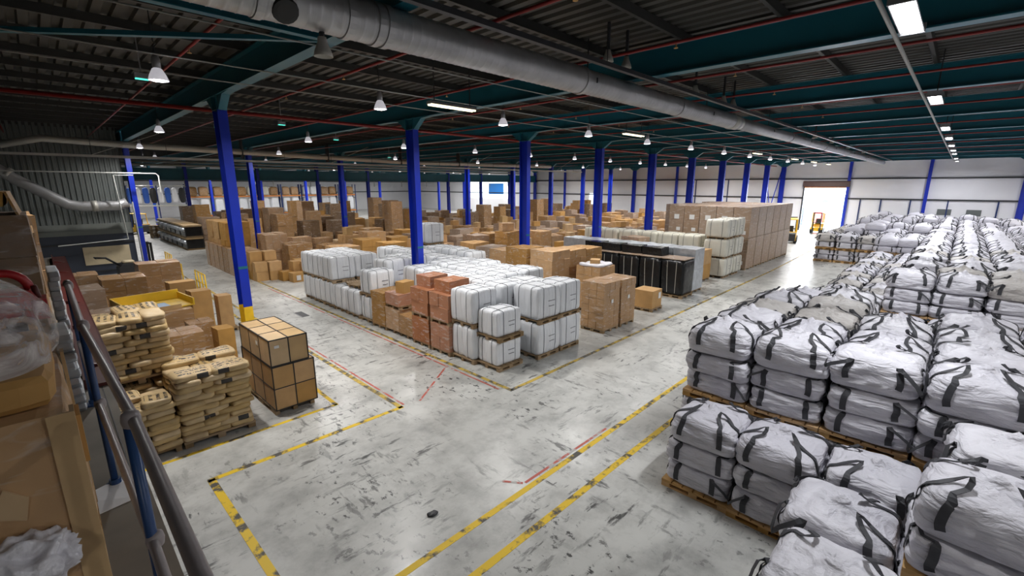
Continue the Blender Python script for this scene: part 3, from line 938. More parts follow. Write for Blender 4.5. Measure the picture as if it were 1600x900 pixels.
for i, x in enumerate((7.8, 15.4, 23.3, 28.3, 33.6, 38.3, 42.6, 50.2, 55.6)):
    o = batten_k.place((x, 0.82, 6.98), 0, 'bright white strip lamp over the bulk bags, %s from the platform' % nth(i + 1), 'strip lamps over the bulk bags')
    if x > 40:
        for ch in o.children:
            if ch.type == 'LIGHT': ch.data = far_strip
warm = thing('batten_lamp', 'x', 'lamp')
build('tray', MB().prism([(-0.11, 0.0), (-0.09, 0.07), (0.09, 0.07), (0.11, 0.0)], 0, -0.76, 0.76), M['fitting'], warm)
for s in (-1, 1):
    build('tube', MB().tube([(-0.74, s * 0.06, -0.02), (0.74, s * 0.06, -0.02)], 0.024, 8), M['bulb_warm'], warm, smooth=True)
build('drop_rod', MB().box(-0.6, -0.58, -0.01, 0.01, 0.07, 1.125).box(0.58, 0.6, -0.01, 0.01, 0.07, 1.125), M['dark'], warm)
warm_k = Kind(warm)
for i, x in enumerate((8.04, 17.4, 33.2, 42.5, 49, 55.2)):
    warm_k.place((x, 10.0, 7.0), 0, 'warm yellow strip lamp above the bales, %s from the platform' % nth(i + 1), 'warm strip lamps')
for i, (x, y) in enumerate(((5.2, 20.5), (10.5, 22), (1.9, 12.4), (6.6, 18), (20, 33))):
    o = thing('exit_light', 'small green emergency light on the roof beam, %s from the platform' % nth(i + 1), 'light', (x, y, 7.12))
    build('case', MB().box(-0.12, 0.12, -0.05, 0.05, 0, 0.1).box(-0.01, 0.01, -0.01, 0.01, 0.1, 1.005), M['fitting'], o)
    build('lens', MB().box(-0.11, 0.11, -0.045, 0.045, -0.02, 0), M['green_lens'], o)

# ================================================================ GOODS: building blocks
rnd = random.Random(5)

def make_pallet(name, w, d, h, m):
    """open-deck pallet: one slotted deck and three block runners"""
    o = thing(name, 'x', 'pallet')
    mb = MB()
    n = 6
    # deck as one comb-shaped slab: boards across y joined by cross rails
    pts = []
    bw = d / n
    for i in range(n):
        y = -d / 2 + i * bw
        g = 0.012 if i else 0.0
        pts += [(y + g, h - 0.022), (y + g, h), (y + bw - (0.012 if i < n - 1 else 0), h), (y + bw - (0.012 if i < n - 1 else 0), h - 0.022)]
    pts += [(d / 2, h - 0.045), (-d / 2, h - 0.045)]
    mb.prism(pts, 0, -w / 2, w / 2)
    build('deck', mb, m, o)
    for s in (-1, 0, 1):
        x = s * (w / 2 - 0.06)
        p = []
        for (a, b) in ((-d / 2, -d / 2 + 0.14), (-0.07, 0.07), (d / 2 - 0.14, d / 2)):
            p += [(a, 0.022), (a, h - 0.045), (b, h - 0.045), (b, 0.022)]
        p += [(d / 2, 0.0), (-d / 2, 0.0)]
        build('runner', MB().prism(p, 0, x - 0.055, x + 0.055), m, o)
    return Kind(o)
PH = 0.13
pal_new = make_pallet('wooden_pallet', 1.08, 1.06, PH, M['wood'])
pal_old = make_pallet('wooden_pallet', 1.02, 0.98, PH, M['wood_old'])

# ---- bulk bags (big white woven sacks with four charcoal loops)
def make_bag(name, seed, w, d, h, top, m, loops='top'):
    P = soft_map(w, d, h, seed, k=7.0 if top else 9.0, amp=0.030, fx=1.7, fz=7.0, bulge=0.03, dome=0.07 if top else 0.015, sag=0.05 if top else 0.0, spout=0.10 if top else 0.0, fold=True)
    o = thing(name, 'x', 'bulk bag')
    mb = soft_body(MB(), P, 26, 14)
    build('bag_body', mb, m, o, smooth=True)
    r = random.Random(seed * 11 + 3)
    for (sx, sy) in ((-1, -1), (1, -1), (1, 1), (-1, 1)):
        lp, ln = [], []
        q = 0.60 + r.uniform(-0.06, 0.06)
        q2 = 0.60 + r.uniform(-0.06, 0.06)
        def onface(a, b, c, off=0.012):
            p = P(a, b, c)
            nv = Vector((a if abs(a) > 0.99 else 0, b if abs(b) > 0.99 else 0, 0.0 if abs(c) < 0.97 else 1.0))
            nv.normalize()
            return p + nv * off, nv
        low = (-0.25 if loops == 'top' else -0.5) + r.uniform(-0.15, 0.1)
        seq = [(sx, sy * q, low + t * (0.9 - low) / 4) for t in range(5)]
        back = [(sx * q2, sy, low + t * (0.9 - low) / 4) for t in range(4, -1, -1)]
        lw = []
        for s_ in seq:
            p, nv = onface(*s_); lp.append(p); ln.append(nv); lw.append(0.08)
        if loops == 'top' and r.random() < 0.75:
            # lies back over the top of the bag
            inn = r.uniform(0.25, 0.55)
            for (a, b, lift) in ((sx * 0.86, sy * q, 0.012), (sx * (inn + 0.2), sy * (q * 0.7), 0.03), (sx * inn, sy * inn * 0.9, 0.07 + r.uniform(0, 0.05)), (sx * (q2 * 0.7), sy * (inn + 0.2), 0.03), (sx * q2, sy * 0.86, 0.012)):
                p = P(a, b, 1) + Vector((0, 0, lift)); lp.append(p); ln.append(Vector((0, 0, 1)))
        elif loops != 'top' and r.random() < 0.62:
            # pinched flat between this bag and the one above
            for (a, b) in ((sx * 0.93, sy * q), (sx * 0.86, sy * 0.86), (sx * q2, sy * 0.93)):
                p = P(a, b, 1) + Vector((0, 0, 0.006)); lp.append(p); ln.append(Vector((0, 0, 1)))
        else:
            # droops outward beside the corner
            drop = r.uniform(0.12, 0.26)
            cx, cy = sx * w / 2, sy * d / 2
            out = Vector((sx, sy, 0)).normalized()
            zt = h * 0.9
            for (a, b, dz, of) in ((1.0, q, 0.0, 0.03), (1.0, 0.86, -drop * 0.6, 0.05), (0.98, 0.98, -drop, 0.05), (0.86, 1.0, -drop * 0.6, 0.05), (q2, 1.0, 0.0, 0.03)):
                p = Vector((cx * a * 1.03, cy * b * 1.03, zt + dz)) + out * of; lp.append(p); ln.append(out)
        lw += [0.036 if loops != 'top' else 0.052] * (len(lp) - len(lw))
        for s_ in back:
            p, nv = onface(*s_); lp.append(p); ln.append(nv); lw.append(0.08)
        # smooth the path
        sp, sn, sw = [], [], []
        for i in range(len(lp) - 1):
            for t in (0, 0.5):
                p0, p1, p2, p3 = lp[max(i - 1, 0)], lp[i], lp[i + 1], lp[min(i + 2, len(lp) - 1)]
                sp.append(0.5 * ((2 * p1) + (p2 - p0) * t + (2 * p0 - 5 * p1 + 4 * p2 - p3) * t * t + (3 * p1 - p0 - 3 * p2 + p3) * t ** 3))
                sn.append(ln[i].lerp(ln[i + 1], t)); sw.append(lw[i] * (1 - t) + lw[i + 1] * t)
        sp.append(lp[-1]); sn.append(ln[-1]); sw.append(lw[-1])
        build('lifting_loop', MB().ribbon(sp, sn, 0.078, 0.007, ws=sw), M['strap'], o)
    return o
BH = 0.37   # height a filled bag takes under another
bag_mid = [Kind(make_bag('bulk_bag', s, 1.03, 1.01, BH - 0.01, False, M['bag'], 'side')) for s in (1, 2, 3, 4)]
bag_top = [Kind(make_bag('bulk_bag', s, 1.04, 1.02, 0.46, True, M['bag'])) for s in (5, 6, 7, 8, 9)]
bag_dusty = [Kind(make_bag('bulk_bag', s, 1.04, 1.02, 0.44, True, M['bag_grey'])) for s in (10, 11)]

# ---- wrapped bales
def make_bale(name, seed, w, d, h, m, mprint=True, cords=2):
    P = soft_map(w, d, h, seed, k=17.0, amp=0.026, bulge=0.02, dome=0.02, pleat=True)
    o = thing(name, 'x', 'bale')
    build('bale_body', soft_body(MB(), P, 14, 10), m, o, smooth=True)
    def loop(axis, t):
        seq, nv = [], []
        for (u, v, nu) in [(-1, -0.95 + 0.475 * i, (-1, 0)) for i in range(5)] + [(-0.9 + 0.45 * i, 1, (0, 1)) for i in range(5)] + [(1, 0.95 - 0.475 * i, (1, 0)) for i in range(5)]:
            p = P(t, u, v) if axis == 0 else P(u, t, v)
            nn = Vector((0, nu[0], nu[1])) if axis == 0 else Vector((nu[0], 0, nu[1]))
            seq.append(p + nn * 0.006); nv.append(nn)
        build('binding_cord', MB().ribbon(seq, nv, 0.014, 0.006), M['cord'], o)
    for i in range(cords):
        loop(0, -0.5 + i * 1.0 / max(1, cords - 1))
        loop(1, -0.5 + i * 1.0 / max(1, cords - 1))
    if mprint:
        for (u0, u1, v) in ((-0.1, 0.42, 0.12), (-0.05, 0.38, -0.22)):
            sq = [P(u0 + (u1 - u0) * i / 6, -1, v) + Vector((0, -0.008, 0)) for i in range(7)]
            build('printed_line', MB().ribbon(sq, [Vector((0, -1, 0))] * 7, 0.022, 0.003), M['bale_print'], o)
    return o
bale_hi = [Kind(make_bale('wrapped_bale', s, 1.02, 1.02, 0.93, M['bale'])) for s in (21, 22, 23, 24)]
bale_lo = [Kind(make_bale('wrapped_bale', s, 0.95, 0.86, 0.70, M['bale'])) for s in (25, 26)]
bale_cr = [Kind(make_bale('wrapped_bale', s, 1.1, 1.0, 0.95, M['bale_cream'])) for s in (27, 28, 29)]

# ---- carton loads; near ones have a separate mesh per carton
def make_load(name, cat, seed, w, d, h, nx, ny, nz, m, warp=0.02, jit=0.012, label_parts=False, g=0.007):
    mb = grooved(MB(), w, d, h, nx, ny, nz, g=g, jit=jit, seed=seed, warp=warp)
    o = build(name, mb, m)
    o['label'] = 'x'; o['category'] = cat
    if label_parts:
        build('paper_label', MB().box(-0.06, 0.06, -d / 2 - 0.02, -d / 2 - 0.012, h * 0.55, h * 0.55 + 0.13), M['label'], o)
    return Kind(o)
def make_cartons(name, cat, w, d, h, nx, ny, nz, m, gap=0.006, seed=0, film=False, straps=False):
    """a strapped or wrapped load built carton by carton"""
    o = thing(name, 'x', cat)
    r = random.Random(seed)
    cw, cd, ch = w / nx, d / ny, h / nz
    for i in range(nx):
        for j in range(ny):
            for k in range(nz):
                if 0 < i < nx - 1 and 0 < j < ny - 1 and k < nz - 1: continue
                jx, jy = r.uniform(-gap, gap), r.uniform(-gap, gap)
                x0, y0, z0 = -w / 2 + i * cw + gap + jx, -d / 2 + j * cd + gap + jy, k * ch
                mb = MB()
                b_ = 0.008
                X1, Y1, Z1 = x0 + cw - 2 * gap, y0 + cd - 2 * gap, z0 + ch - 0.004
                # chamfered carton
                mb.prism([(x0 + b_, y0), (X1 - b_, y0), (X1, y0 + b_), (X1, Y1 - b_), (X1 - b_, Y1), (x0 + b_, Y1), (x0, Y1 - b_), (x0, y0 + b_)], 2, z0, Z1)
                build('carton', mb, m, o)
    if straps:
        e = 0.004
        for i in range(nx + 1):
            x = -w / 2 + i * cw
            for y in (-d / 2 - e, d / 2 + e - 0.006):
                build('strap', MB().box(x - 0.012, x + 0.012, y, y + 0.006, 0, h), M['black'], o)
            build('strap', MB().box(x - 0.012, x + 0.012, -d / 2, d / 2, h - 0.003, h + 0.003), M['black'], o)
        for j in range(ny + 1):
            y = -d / 2 + j * cd
            for x in (-w / 2 - e, w / 2 + e - 0.006):
                build('strap', MB().box(x, x + 0.006, y - 0.012, y + 0.012, 0, h), M['black'], o)
            build('strap', MB().box(-w / 2, w / 2, y - 0.012, y + 0.012, h - 0.003, h + 0.003), M['black'], o)
        for k in range(nz + 1):
            z = k * ch
            ring = [(-w / 2 - e, -d / 2 - e), (w / 2 + e, -d / 2 - e), (w / 2 + e, d / 2 + e), (-w / 2 - e, d / 2 + e)]
            zz = min(max(z, 0.012), h - 0.010)
            build('edge_band', MB().ribbon([(p[0], p[1], zz) for p in ring], [(p[0], p[1], 0) for p in ring], 0.024, 0.004, closed=True), M['black'], o)
    return Kind(o)

# ================================================================ BULK BAG FIELD
# lanes A..E run from the open aisle inward; rows run from the camera towards the door wall
LANE_Y = lambda k, y0=2.66: y0 - 1.085 * k
LN = ['aisle stack', 'second stack', 'third stack', 'fourth stack', 'fifth stack', 'sixth stack', 'seventh stack', 'eighth stack', 'ninth stack', 'tenth stack']
TIERB = PH + 3 * 0.345
far_bags, far_pals = [], []     # (x, y, z, top?) of those beyond the individually built ones
N_IND = [0]
def stack(x, y, row, lane, spec, ind=True, dx=0.0):
    """spec: list of tiers, each (number of bags, individually built bags counted from the top)"""
    z = 0.0
    nt = len(spec)
    rt = nth(row)
    for t, (nb, keep) in enumerate(spec):
        tn = ('upper pallet' if t == nt - 1 else 'lower pallet') if nt > 1 else 'its pallet'
        last = t == nt - 1
        if ind:
            pal_new.place((x + rnd.uniform(-0.02, 0.02), y, z), rnd.choice((0, math.pi)) + rnd.uniform(-0.02, 0.02), 'pale wooden pallet, %s in bulk bag row %s, %s' % (tn.replace('its pallet', 'on the floor'), rt, LN[lane]), 'pallets under the bulk bags')
        else:
            far_pals.append((x, y, z))
        z += PH
        bh = BH if last else 0.345
        for b in range(nb):
            topmost = last and b == nb - 1
            rot = rnd.choice((0, 1, 2, 3)) * math.pi / 2 + rnd.uniform(-0.05, 0.05)
            px, py = x + rnd.uniform(-0.03, 0.03), y + rnd.uniform(-0.03, 0.03)
            if ind and (topmost or nb - b <= keep or last):
                dusty = topmost and rnd.random() < 0.3 and row > 5
                kk = rnd.choice(bag_dusty if dusty else bag_top if topmost else bag_mid)
                pos = 'topmost' if topmost else ('bottom', 'second', 'third', 'fourth')[b] if nb > 1 else 'only'
                sc = (1, 1, rnd.uniform(0.96, 1.08)) if topmost else (1, 1, bh / BH)
                kk.place((px, py, z), rot, '%s bulk bag with charcoal loops, %s on %s, row %s, %s' % ('dusty grey' if dusty else 'white', pos, tn, rt, LN[lane]), 'bulk bags', sc)
                N_IND[0] += 1
            else:
                far_bags.append((px, py, z, topmost, rot, bh / BH))
            z += bh
    return z
# the three short rows stepping in towards the camera
stack(4.86, 0.36, 1, 2, [(3, 3)])
stack(4.70, -0.70, 1, 3, [(3, 3)])
stack(5.98, 0.45, 2, 2, [(3, 3)])
stack(5.98, -0.66, 2, 3, [(3, 1), (2, 2)])
stack(7.25, 2.42, 3, 0, [(3, 3)])
stack(7.22, 1.34, 3, 1, [(3, 3)])
stack(7.20, 0.25, 3, 2, [(3, 3)])
stack(7.15, -0.85, 3, 3, [(3, 1), (2, 2)])
row = 4
for x in (8.42, 9.58, 10.74, 11.9, 13.06, 14.22):
    for lane in range(5):
        y = LANE_Y(lane)
        if lane == 4 and x < 10: continue
        two = True
        nb = 3
        if x > 12.5 and lane >= 2: spec = [(3, 1)]
        elif x > 13.5: spec = [(3, 0), (2, 1)]
        elif x > 9 and rnd.random() < 0.2: spec = [(3, 0), (2, 1)]
        else: spec = [(3, 1 if x < 9 else 0), (3, 3 if x < 9 else 1)]
        stack(x + rnd.uniform(-0.05, 0.05), y + 0.02, row, lane, spec)
    row += 1
while True:
    x = 15.4 + (row - 10) * 1.18
    if x > 57.5: break
    near = x < 26
    if x < 36.6:
        for lane in range(5 if x < 22 else 6):
            y = LANE_Y(lane, 2.9 if x < 20 else 2.7)
            if x < 17.2 and lane >= 2:
                spec = [(3, 1)]
            elif lane < 2:
                spec = [(3, 1)] if x < 33 else [(3, 0), (2, 1)]
            else:
                spec = [(3, 0), (3, 2 if x < 18.5 else 1)] if rnd.random() < 0.85 else [(3, 0), (2, 1)]
            stack(x, y, row, lane, spec, ind=near or (lane < 2 and x < 31))
    else:
        front = x < 38.5
        for lane in range(9):
            y = 6.1 - 1.12 * lane
            if x > 47 and lane < 1: continue
            spec = [(2, 2), (2, 2)] if front or lane == 0 else [(3, 0), (2, 1)] if rnd.random() < 0.8 else [(3, 0), (3, 1)]
            stack(x, y, row, lane, spec, ind=front or (lane == 0 and x < 45))
    row += 1

def merged(name, items, protos, label, cat, mats):
    mb = MB()
    for (x, y, z, kind, rot, sz) in items:
        src = protos[kind]
        c, s_ = math.cos(rot), math.sin(rot)
        mb.add([(x + v[0] * c - v[1] * s_, y + v[0] * s_ + v[1] * c, z + v[2] * sz) for v in src.v], src.f)
        mb.m[-len(src.f):] = src.m
    o = build(name, mb, mats, smooth=False)
    o.data.polygons.foreach_set('use_smooth', [mi == 0 for mi in mb.m])
    return tag(o, label, cat, None, 'stuff')
def lowbag(seed, top):
    P = soft_map(1.03, 1.02, 0.44 if top else BH - 0.01, seed, k=7, amp=0.03, bulge=0.035, dome=0.09 if top else 0.0, spout=0.06 if top else 0)
    mb = soft_body(MB(), P, 8, 5)
    r = random.Random(seed)
    for (sx, sy) in ((-1, -1), (1, -1), (1, 1), (-1, 1)):
        if r.random() < 0.35: continue
        pts = [P(sx, sy * 0.6, -0.5), P(sx, sy * 0.6, 0.3), P(sx * 0.97, sy * 0.6, 0.95)]
        if top: pts += [P(sx * 0.5, sy * 0.42, 1) + Vector((0, 0, 0.06)), P(sx * 0.42, sy * 0.5, 1) + Vector((0, 0, 0.06))]
        pts += [P(sx * 0.6, sy * 0.97, 0.95), P(sx * 0.6, sy, 0.3), P(sx * 0.6, sy, -0.5)]
        c = Vector((0, 0, 0.1))
        mb.ribbon([p + (p - c).normalized() * 0.012 for p in pts], [(p - c).normalized() for p in pts], 0.05, 0.008, 1, ws=[0.07, 0.07, 0.05] + [0.03] * (len(pts) - 6) + [0.05, 0.07, 0.07])
    return mb
protos = {0: lowbag(31, False), 1: lowbag(32, True), 2: lowbag(33, True), 3: lowbag(34, False)}
merged('packed_bulk_bags', [(x, y, z, rnd.choice((1, 2)) if t else rnd.choice((0, 3)), r_, s_) for (x, y, z, t, r_, s_) in far_bags], protos,
       'packed mass of white bulk bags filling the hall towards the door wall', 'bulk bags', [M['bag'], M['strap']])
lp = MB().box(-0.54, 0.54, -0.53, 0.53, PH - 0.045, PH)
for s in (-1, 0, 1):
    lp.box(s * 0.48 - 0.05, s * 0.48 + 0.05, -0.53, 0.53, 0, PH - 0.045)
merged('packed_pallets', [(x, y, z, 0, 0, 1) for (x, y, z) in far_pals], {0: lp}, 'pale pallets under the packed mass of bulk bags', 'pallets', [M['wood']])

# ================================================================ WHITE BALES AND THE LOADS BESIDE THEM
def bale_stack(x, y, tiers, where, group, kinds, pal=True, sc=(1, 1, 1), hs=None, what='white wrapped bale'):
    """tiers of bales each on its own pallet"""
    z = 0.0
    for t in range(tiers):
        lv = ('lower', 'upper')[t] if tiers == 2 else ('bottom', 'middle', 'top')[t] if tiers == 3 else 'single'
        if pal:
            pal_old.place((x + rnd.uniform(-0.02, 0.02), y + rnd.uniform(-0.02, 0.02), z), math.pi / 2 + rnd.uniform(-0.02, 0.02), 'brown pallet under %s bale, %s' % (lv, where), 'pallets under the bales', (1.0, 0.98, 1))
            z += PH
        kk, h = rnd.choice(kinds)
        k = h if hs is None else hs
        kk.place((x + rnd.uniform(-0.02, 0.02), y + rnd.uniform(-0.02, 0.02), z), rnd.uniform(-0.03, 0.03), '%s, %s in stack, %s' % (what, lv, where), group, (sc[0], sc[1], k / h * sc[2]))
        z += k * sc[2] - 0.004
HI = [(b, 0.93) for b in bale_hi]
LO = [(b, 0.70) for b in bale_lo]
CR = [(b, 0.95) for b in bale_cr]
# short stack at the corner of the yellow lines, the tall one behind it, two more along the aisle
bale_stack(8.55, 8.82, 2, 'short stack at the yellow corner', 'white bales', LO, sc=(0.98, 0.94, 1))
bale_stack(8.42, 9.72, 2, 'tall stack behind the short corner stack', 'white bales', HI, sc=(0.96, 0.92, 1))
for i, x in enumerate((9.98, 11.0)):
    bale_stack(x, 8.66, 2, 'aisle face, %s from the corner' % nth(i + 2), 'white bales', HI, sc=(0.98, 0.98, 1))
rowsY = [9.75, 10.8, 11.85, 12.9, 13.95, 15.0, 16.05, 17.1]
for j, y in enumerate(rowsY):
    for i, x in enumerate((9.55, 10.62, 11.69, 12.76)):
        if abs(x - 10.1) < 0.7 and abs(y - 15.0) < 0.75: continue
        if i == 3 and j < 5: continue
        if i == 2 and j < 1: continue
        if i == 0 and j > 6: continue
        h = 0.93 if i < 3 else 1.02
        bale_stack(x, y, 2, '%s line behind the red cartons, %s from the aisle' % (nth(i + 1), nth(j + 2)), 'white bales', HI, hs=h + rnd.uniform(-0.04, 0.02))
for j, y in enumerate((18.15, 19.2)):
    bale_stack(11.5, y, 2, 'beyond the blue column, %s from it' % nth(j + 1), 'white bales', HI)
bale_stack(13.3, 18.6, 3, 'three-high stack beyond the blue column', 'white bales', HI)
# row along the side aisle
bale_stack(8.4, 15.2, 2, 'short stack next to brown loads', 'white bales', LO, hs=0.84)
for j, y in enumerate((16.3, 17.35, 18.4, 19.4, 20.4)):
    bale_stack(8.4, y, 1 if j < 2 else 2, 'side aisle row, %s past the short stack' % nth(j + 1), 'white bales', HI)
for j, y in enumerate((18.4, 19.4, 20.4)):
    bale_stack(9.48, y, 2, 'second row off the side aisle, %s of three' % nth(j + 1), 'white bales', HI)
for j, y in enumerate((16.5, 17.2)):
    pal_old.place((8.35 + 0.1 * j, y, PH + 0.93 + 0.03 + 0.01), math.pi / 2 + 0.2 - 0.5 * j, 'empty broken pallet lying on a single bale, ' + ('next to the short stack', 'next to the tall bales')[j], 'pallets under the bales', (0.6, 0.55, 0.8))

# red-brown cartons on pallets
red_a = make_load('red_carton_load', 'carton load', 41, 0.98, 0.90, 0.80, 3, 2, 2, M['card_red'], warp=0.012, label_parts=True)
red_b = make_load('red_carton_load', 'carton load', 42, 0.90, 0.86, 0.36, 2, 2, 1, M['card_red'], warp=0.01)
for j, y in enumerate((10.66, 11.66)):
    z = 0.0
    for t in range(2):
        pal_old.place((8.32, y, z), math.pi / 2, 'brown pallet under %s red cartons, %s from white bales' % (('lower', 'upper')[t], nth(j + 1)), 'pallets under the red cartons', (0.92, 0.97, 1))
        z += PH
        red_a.place((8.32, y, z), 0 if t == 0 else math.pi, 'red-brown carton load, %s of two tiers, %s from the white bales' % (('lower', 'upper')[t], nth(j + 1)), 'red carton loads')
        z += 0.80
for j, y in enumerate((11.0, 12.0)):
    z = 0.0
    red_b.place((8.42, y - 0.25, 2 * (PH + 0.80)), 0.05, 'short red-brown carton layer on top of the red load, %s one' % nth(j + 1), 'red carton loads', (0.8 if j else 0.9, 0.8, 1))
# brown wrapped loads between the red cartons and the bales
br_tall = make_load('brown_carton_load', 'carton load', 43, 0.95, 0.86, 1.20, 2, 2, 4, M['card'], warp=0.02, label_parts=True)
br_low = make_load('brown_carton_load', 'carton load', 44, 0.98, 0.92, 0.78, 2, 2, 3, M['card_film'], warp=0.02, label_parts=True)
pal_old.place((8.32, 14.28, 0), math.pi / 2, 'brown pallet under the tall brown load by the short bales', 'pallets under the brown cartons', (0.95, 0.92, 1))
br_tall.place((8.32, 14.28, PH), 0, 'tall brown carton load standing against the short white bales', 'brown carton loads')
for j, y in enumerate((13.4, 12.55)):
    pal_old.place((8.34, y, 0), math.pi / 2, 'brown pallet under low brown load, %s from the red cartons' % nth(2 - j), 'pallets under the brown cartons', (0.92, 0.86, 1))
    br_low.place((8.34, y, PH), 0, 'low film-wrapped brown load beside the red cartons, %s from them' % nth(2 - j), 'brown carton loads', (0.95, 0.88, 0.95 - 0.15 * j))
pal_old.place((8.34, 13.4, PH + 0.745), math.pi / 2, 'brown pallet between two brown loads beside red cartons', 'pallets under the brown cartons', (0.86, 0.84, 1))
red_b.place((8.34, 13.4, 2 * PH + 0.745), 0, 'red-brown cartons raised on a pallet above a brown load', 'red carton loads', (1, 0.95, 1.1))
card_one = make_cartons('carton', 'carton', 0.5, 0.42, 0.40, 1, 1, 1, M['card_gold'])
card_one.place((8.35, 13.25, 2 * PH + 0.745 + 0.396), 0.2, 'single golden carton on top of the raised red-brown cartons', 'loose cartons')

# brown loads along the aisle past the white bales
aisle_br = make_load('brown_carton_load', 'carton load', 45, 0.96, 0.94, 1.62, 3, 3, 6, M['card_film'], warp=0.02, jit=0.012, g=0.008, label_parts=True)
for i, x in enumerate((13.32, 14.42)):
    pal_old.place((x, 8.6, 0), 0, 'brown pallet under the brown aisle load, %s past the bales' % nth(i + 1), 'pallets under the brown cartons', (0.94, 0.96, 1))
    aisle_br.place((x, 8.6, PH), 0, 'film-wrapped brown carton load on the aisle edge, %s past the bales' % nth(i + 1), 'brown carton loads', (1, 1, 1 if i == 0 else 0.98))
tall_br = make_load('brown_carton_load', 'carton load', 46, 1.12, 1.15, 2.45, 3, 3, 7, M['card'], warp=0.03, jit=0.014, g=0.007)
tall_br.place((14.2, 11.65, 0), 0, 'tall brown carton block behind the white bales, closest to the aisle', 'tall brown loads')
tall_br.place((14.1, 12.95, 0), 0.02, 'tall brown carton block behind the white bales, second from aisle', 'tall brown loads')
tall_br.place((15.4, 11.7, 0), 0, 'tall brown carton block behind the first, towards the door', 'tall brown loads', (1, 1, 0.97))
tall_br.place((16.6, 11.7, 0), 0, 'tall brown carton block third in line towards the door', 'tall brown loads', (1, 1, 0.95))
tall_br.place((14.4, 14.3, 0), 0, 'brown carton block behind the bales, third from the aisle', 'tall brown loads', (1, 1, 0.9))
open_c = make_load('open_carton_load', 'carton load', 47, 1.15, 1.1, 1.72, 3, 3, 5, M['card'], warp=0.03, jit=0.012, g=0.007)
pal_old.place((15.35, 10.2, 0), 0, 'brown pallet under the open-topped carton load', 'pallets under the brown cartons', (1.1, 1.1, 1))
o = open_c.place((15.35, 10.2, PH), 0.03, 'brown carton load with loose flaps and film on top, before black loads', 'brown carton loads')
build('film_sheet', soft_body(MB(), soft_map(1.1, 1.05, 0.12, 3, amp=0.08, fx=3, fz=3), 10, 2), M['film_white'], o, (0, 0, 1.70), smooth=True)
card_one.place((15.15, 10.1, PH + 1.83), 0.5, 'loose golden carton lying on the open-topped load', 'loose cartons', (0.9, 0.9, 0.4))
# single carton on a small pallet
single = make_cartons('carton', 'carton', 0.86, 0.84, 0.72, 1, 1, 1, M['card_gold'])
pal_old.place((16.95, 8.68, 0), 0.03, 'small dark pallet under the lone golden carton', 'pallets under the brown cartons', (0.9, 0.9, 1))
o = single.place((16.95, 8.68, PH), 0.03, 'lone golden carton on a pallet beside the black loads', 'loose cartons')
build('paper_label', MB().box(0.1, 0.3, -0.428, -0.415, 0.35, 0.6), M['label'], o)
for i in range(3):
    card_one.place((16.0 + 0.35 * i, 9.4 + 0.1 * i, 0), 0.3 * i, 'small carton on the floor by the black loads, %s of three' % nth(i + 1), 'loose cartons', (0.7, 0.7, 0.6))

# black film-wrapped loads in a row with pale string, foil bundles on top
P_ = soft_map(1.15, 1.08, 1.62, 60, k=12, amp=0.02, bulge=0.01, fx=2, fz=2)
o = thing('black_wrapped_load', 'x', 'wrapped load')
build('wrapped_body', soft_body(MB(), P_, 10, 10), M['black_film'], o, smooth=True)
build('card_cap', MB().box(-0.56, 0.56, -0.53, 0.53, 1.615, 1.64), M['card_grey'], o)
for t, tilt in ((-0.35, 0.0), (0.4, 0.06)):
    for s in (-1, 1):
        build('string', MB().ribbon([P_(s, t + tilt * (i - 3) / 3, -0.9 + 0.3 * i) + Vector((s * 0.008, 0, 0)) for i in range(7)], [Vector((s, 0, 0))] * 7, 0.025, 0.004), M['string'], o)
blk = Kind(o)
for i in range(6):
    y = 8.85 + 1.11 * i
    pal_old.place((20.0, y, 0), 0, 'pallet under the black wrapped load, %s from the aisle' % nth(i + 1), 'pallets under the black loads', (1.1, 1.08, 1))
    blk.place((20.0, y, PH), 0, 'black film-wrapped load tied with pale string, %s from the aisle' % nth(i + 1), 'black wrapped loads')
dkb = make_load('dark_bundle', 'bundle', 62, 0.7, 1.0, 0.38, 1, 1, 1, M['black_film'], warp=0.1)
# row behind the black loads: silver and dark bundles higher up
for i in range(7):
    y = 9.0 + 1.1 * i
    pal_old.place((21.45, y, 0), 0, 'pallet under the silver wrapped load, %s from the aisle' % nth(i + 1), 'pallets under the black loads', (1.1, 1.05, 1))
silver_load = make_load('silver_wrapped_load', 'wrapped load', 63, 1.15, 1.05, 1.95, 2, 3, 2, M['silver'], warp=0.04)
for i in range(7):
    silver_load.place((21.45, 9.0 + 1.1 * i, PH), 0, 'silver foil-wrapped load behind the black row, %s from the aisle' % nth(i + 1), 'silver wrapped loads')
for i in range(4):
    dkb.place((20.2, 10.1 + 1.1 * i, PH + 1.642), 0.1 * (i % 2), 'dark crumpled bundle lying on the black loads, %s from the aisle' % nth(i + 1), 'dark bundles')

# golden double cartons and cream bales further along
gold2 = make_load('golden_carton_load', 'carton load', 64, 1.15, 1.1, 0.76, 1, 1, 1, M['card_gold'], warp=0.01)
for t in range(2):
    gold2.place((24.3, 9.75, PH + 0.77 * t), 0, 'golden carton beside the cream bales, %s of two' % ('lower', 'upper')[t], 'golden cartons')
pal_old.place((24.3, 9.75, 0), 0, 'pallet under the two golden cartons beside cream bales', 'pallets under the brown cartons', (1.1, 1.1, 1))
bale_stack(26.0, 9.25, 3, 'three-high stack on the aisle', 'cream bales', CR, what='cream wrapped bale', sc=(1.15, 1.2, 0.98))
bale_stack(27.4, 9.25, 3, 'second three-high stack on the aisle', 'cream bales', CR, what='cream wrapped bale', sc=(1.15, 1.2, 0.98))
for i in range(6):
    bale_stack(25.9, 10.7 + 1.3 * i, 2, 'cream row behind the silver loads, %s from three-high stack' % nth(i + 1), 'cream bales', CR, what='cream wrapped bale', sc=(1.1, 1.15, 1.05))

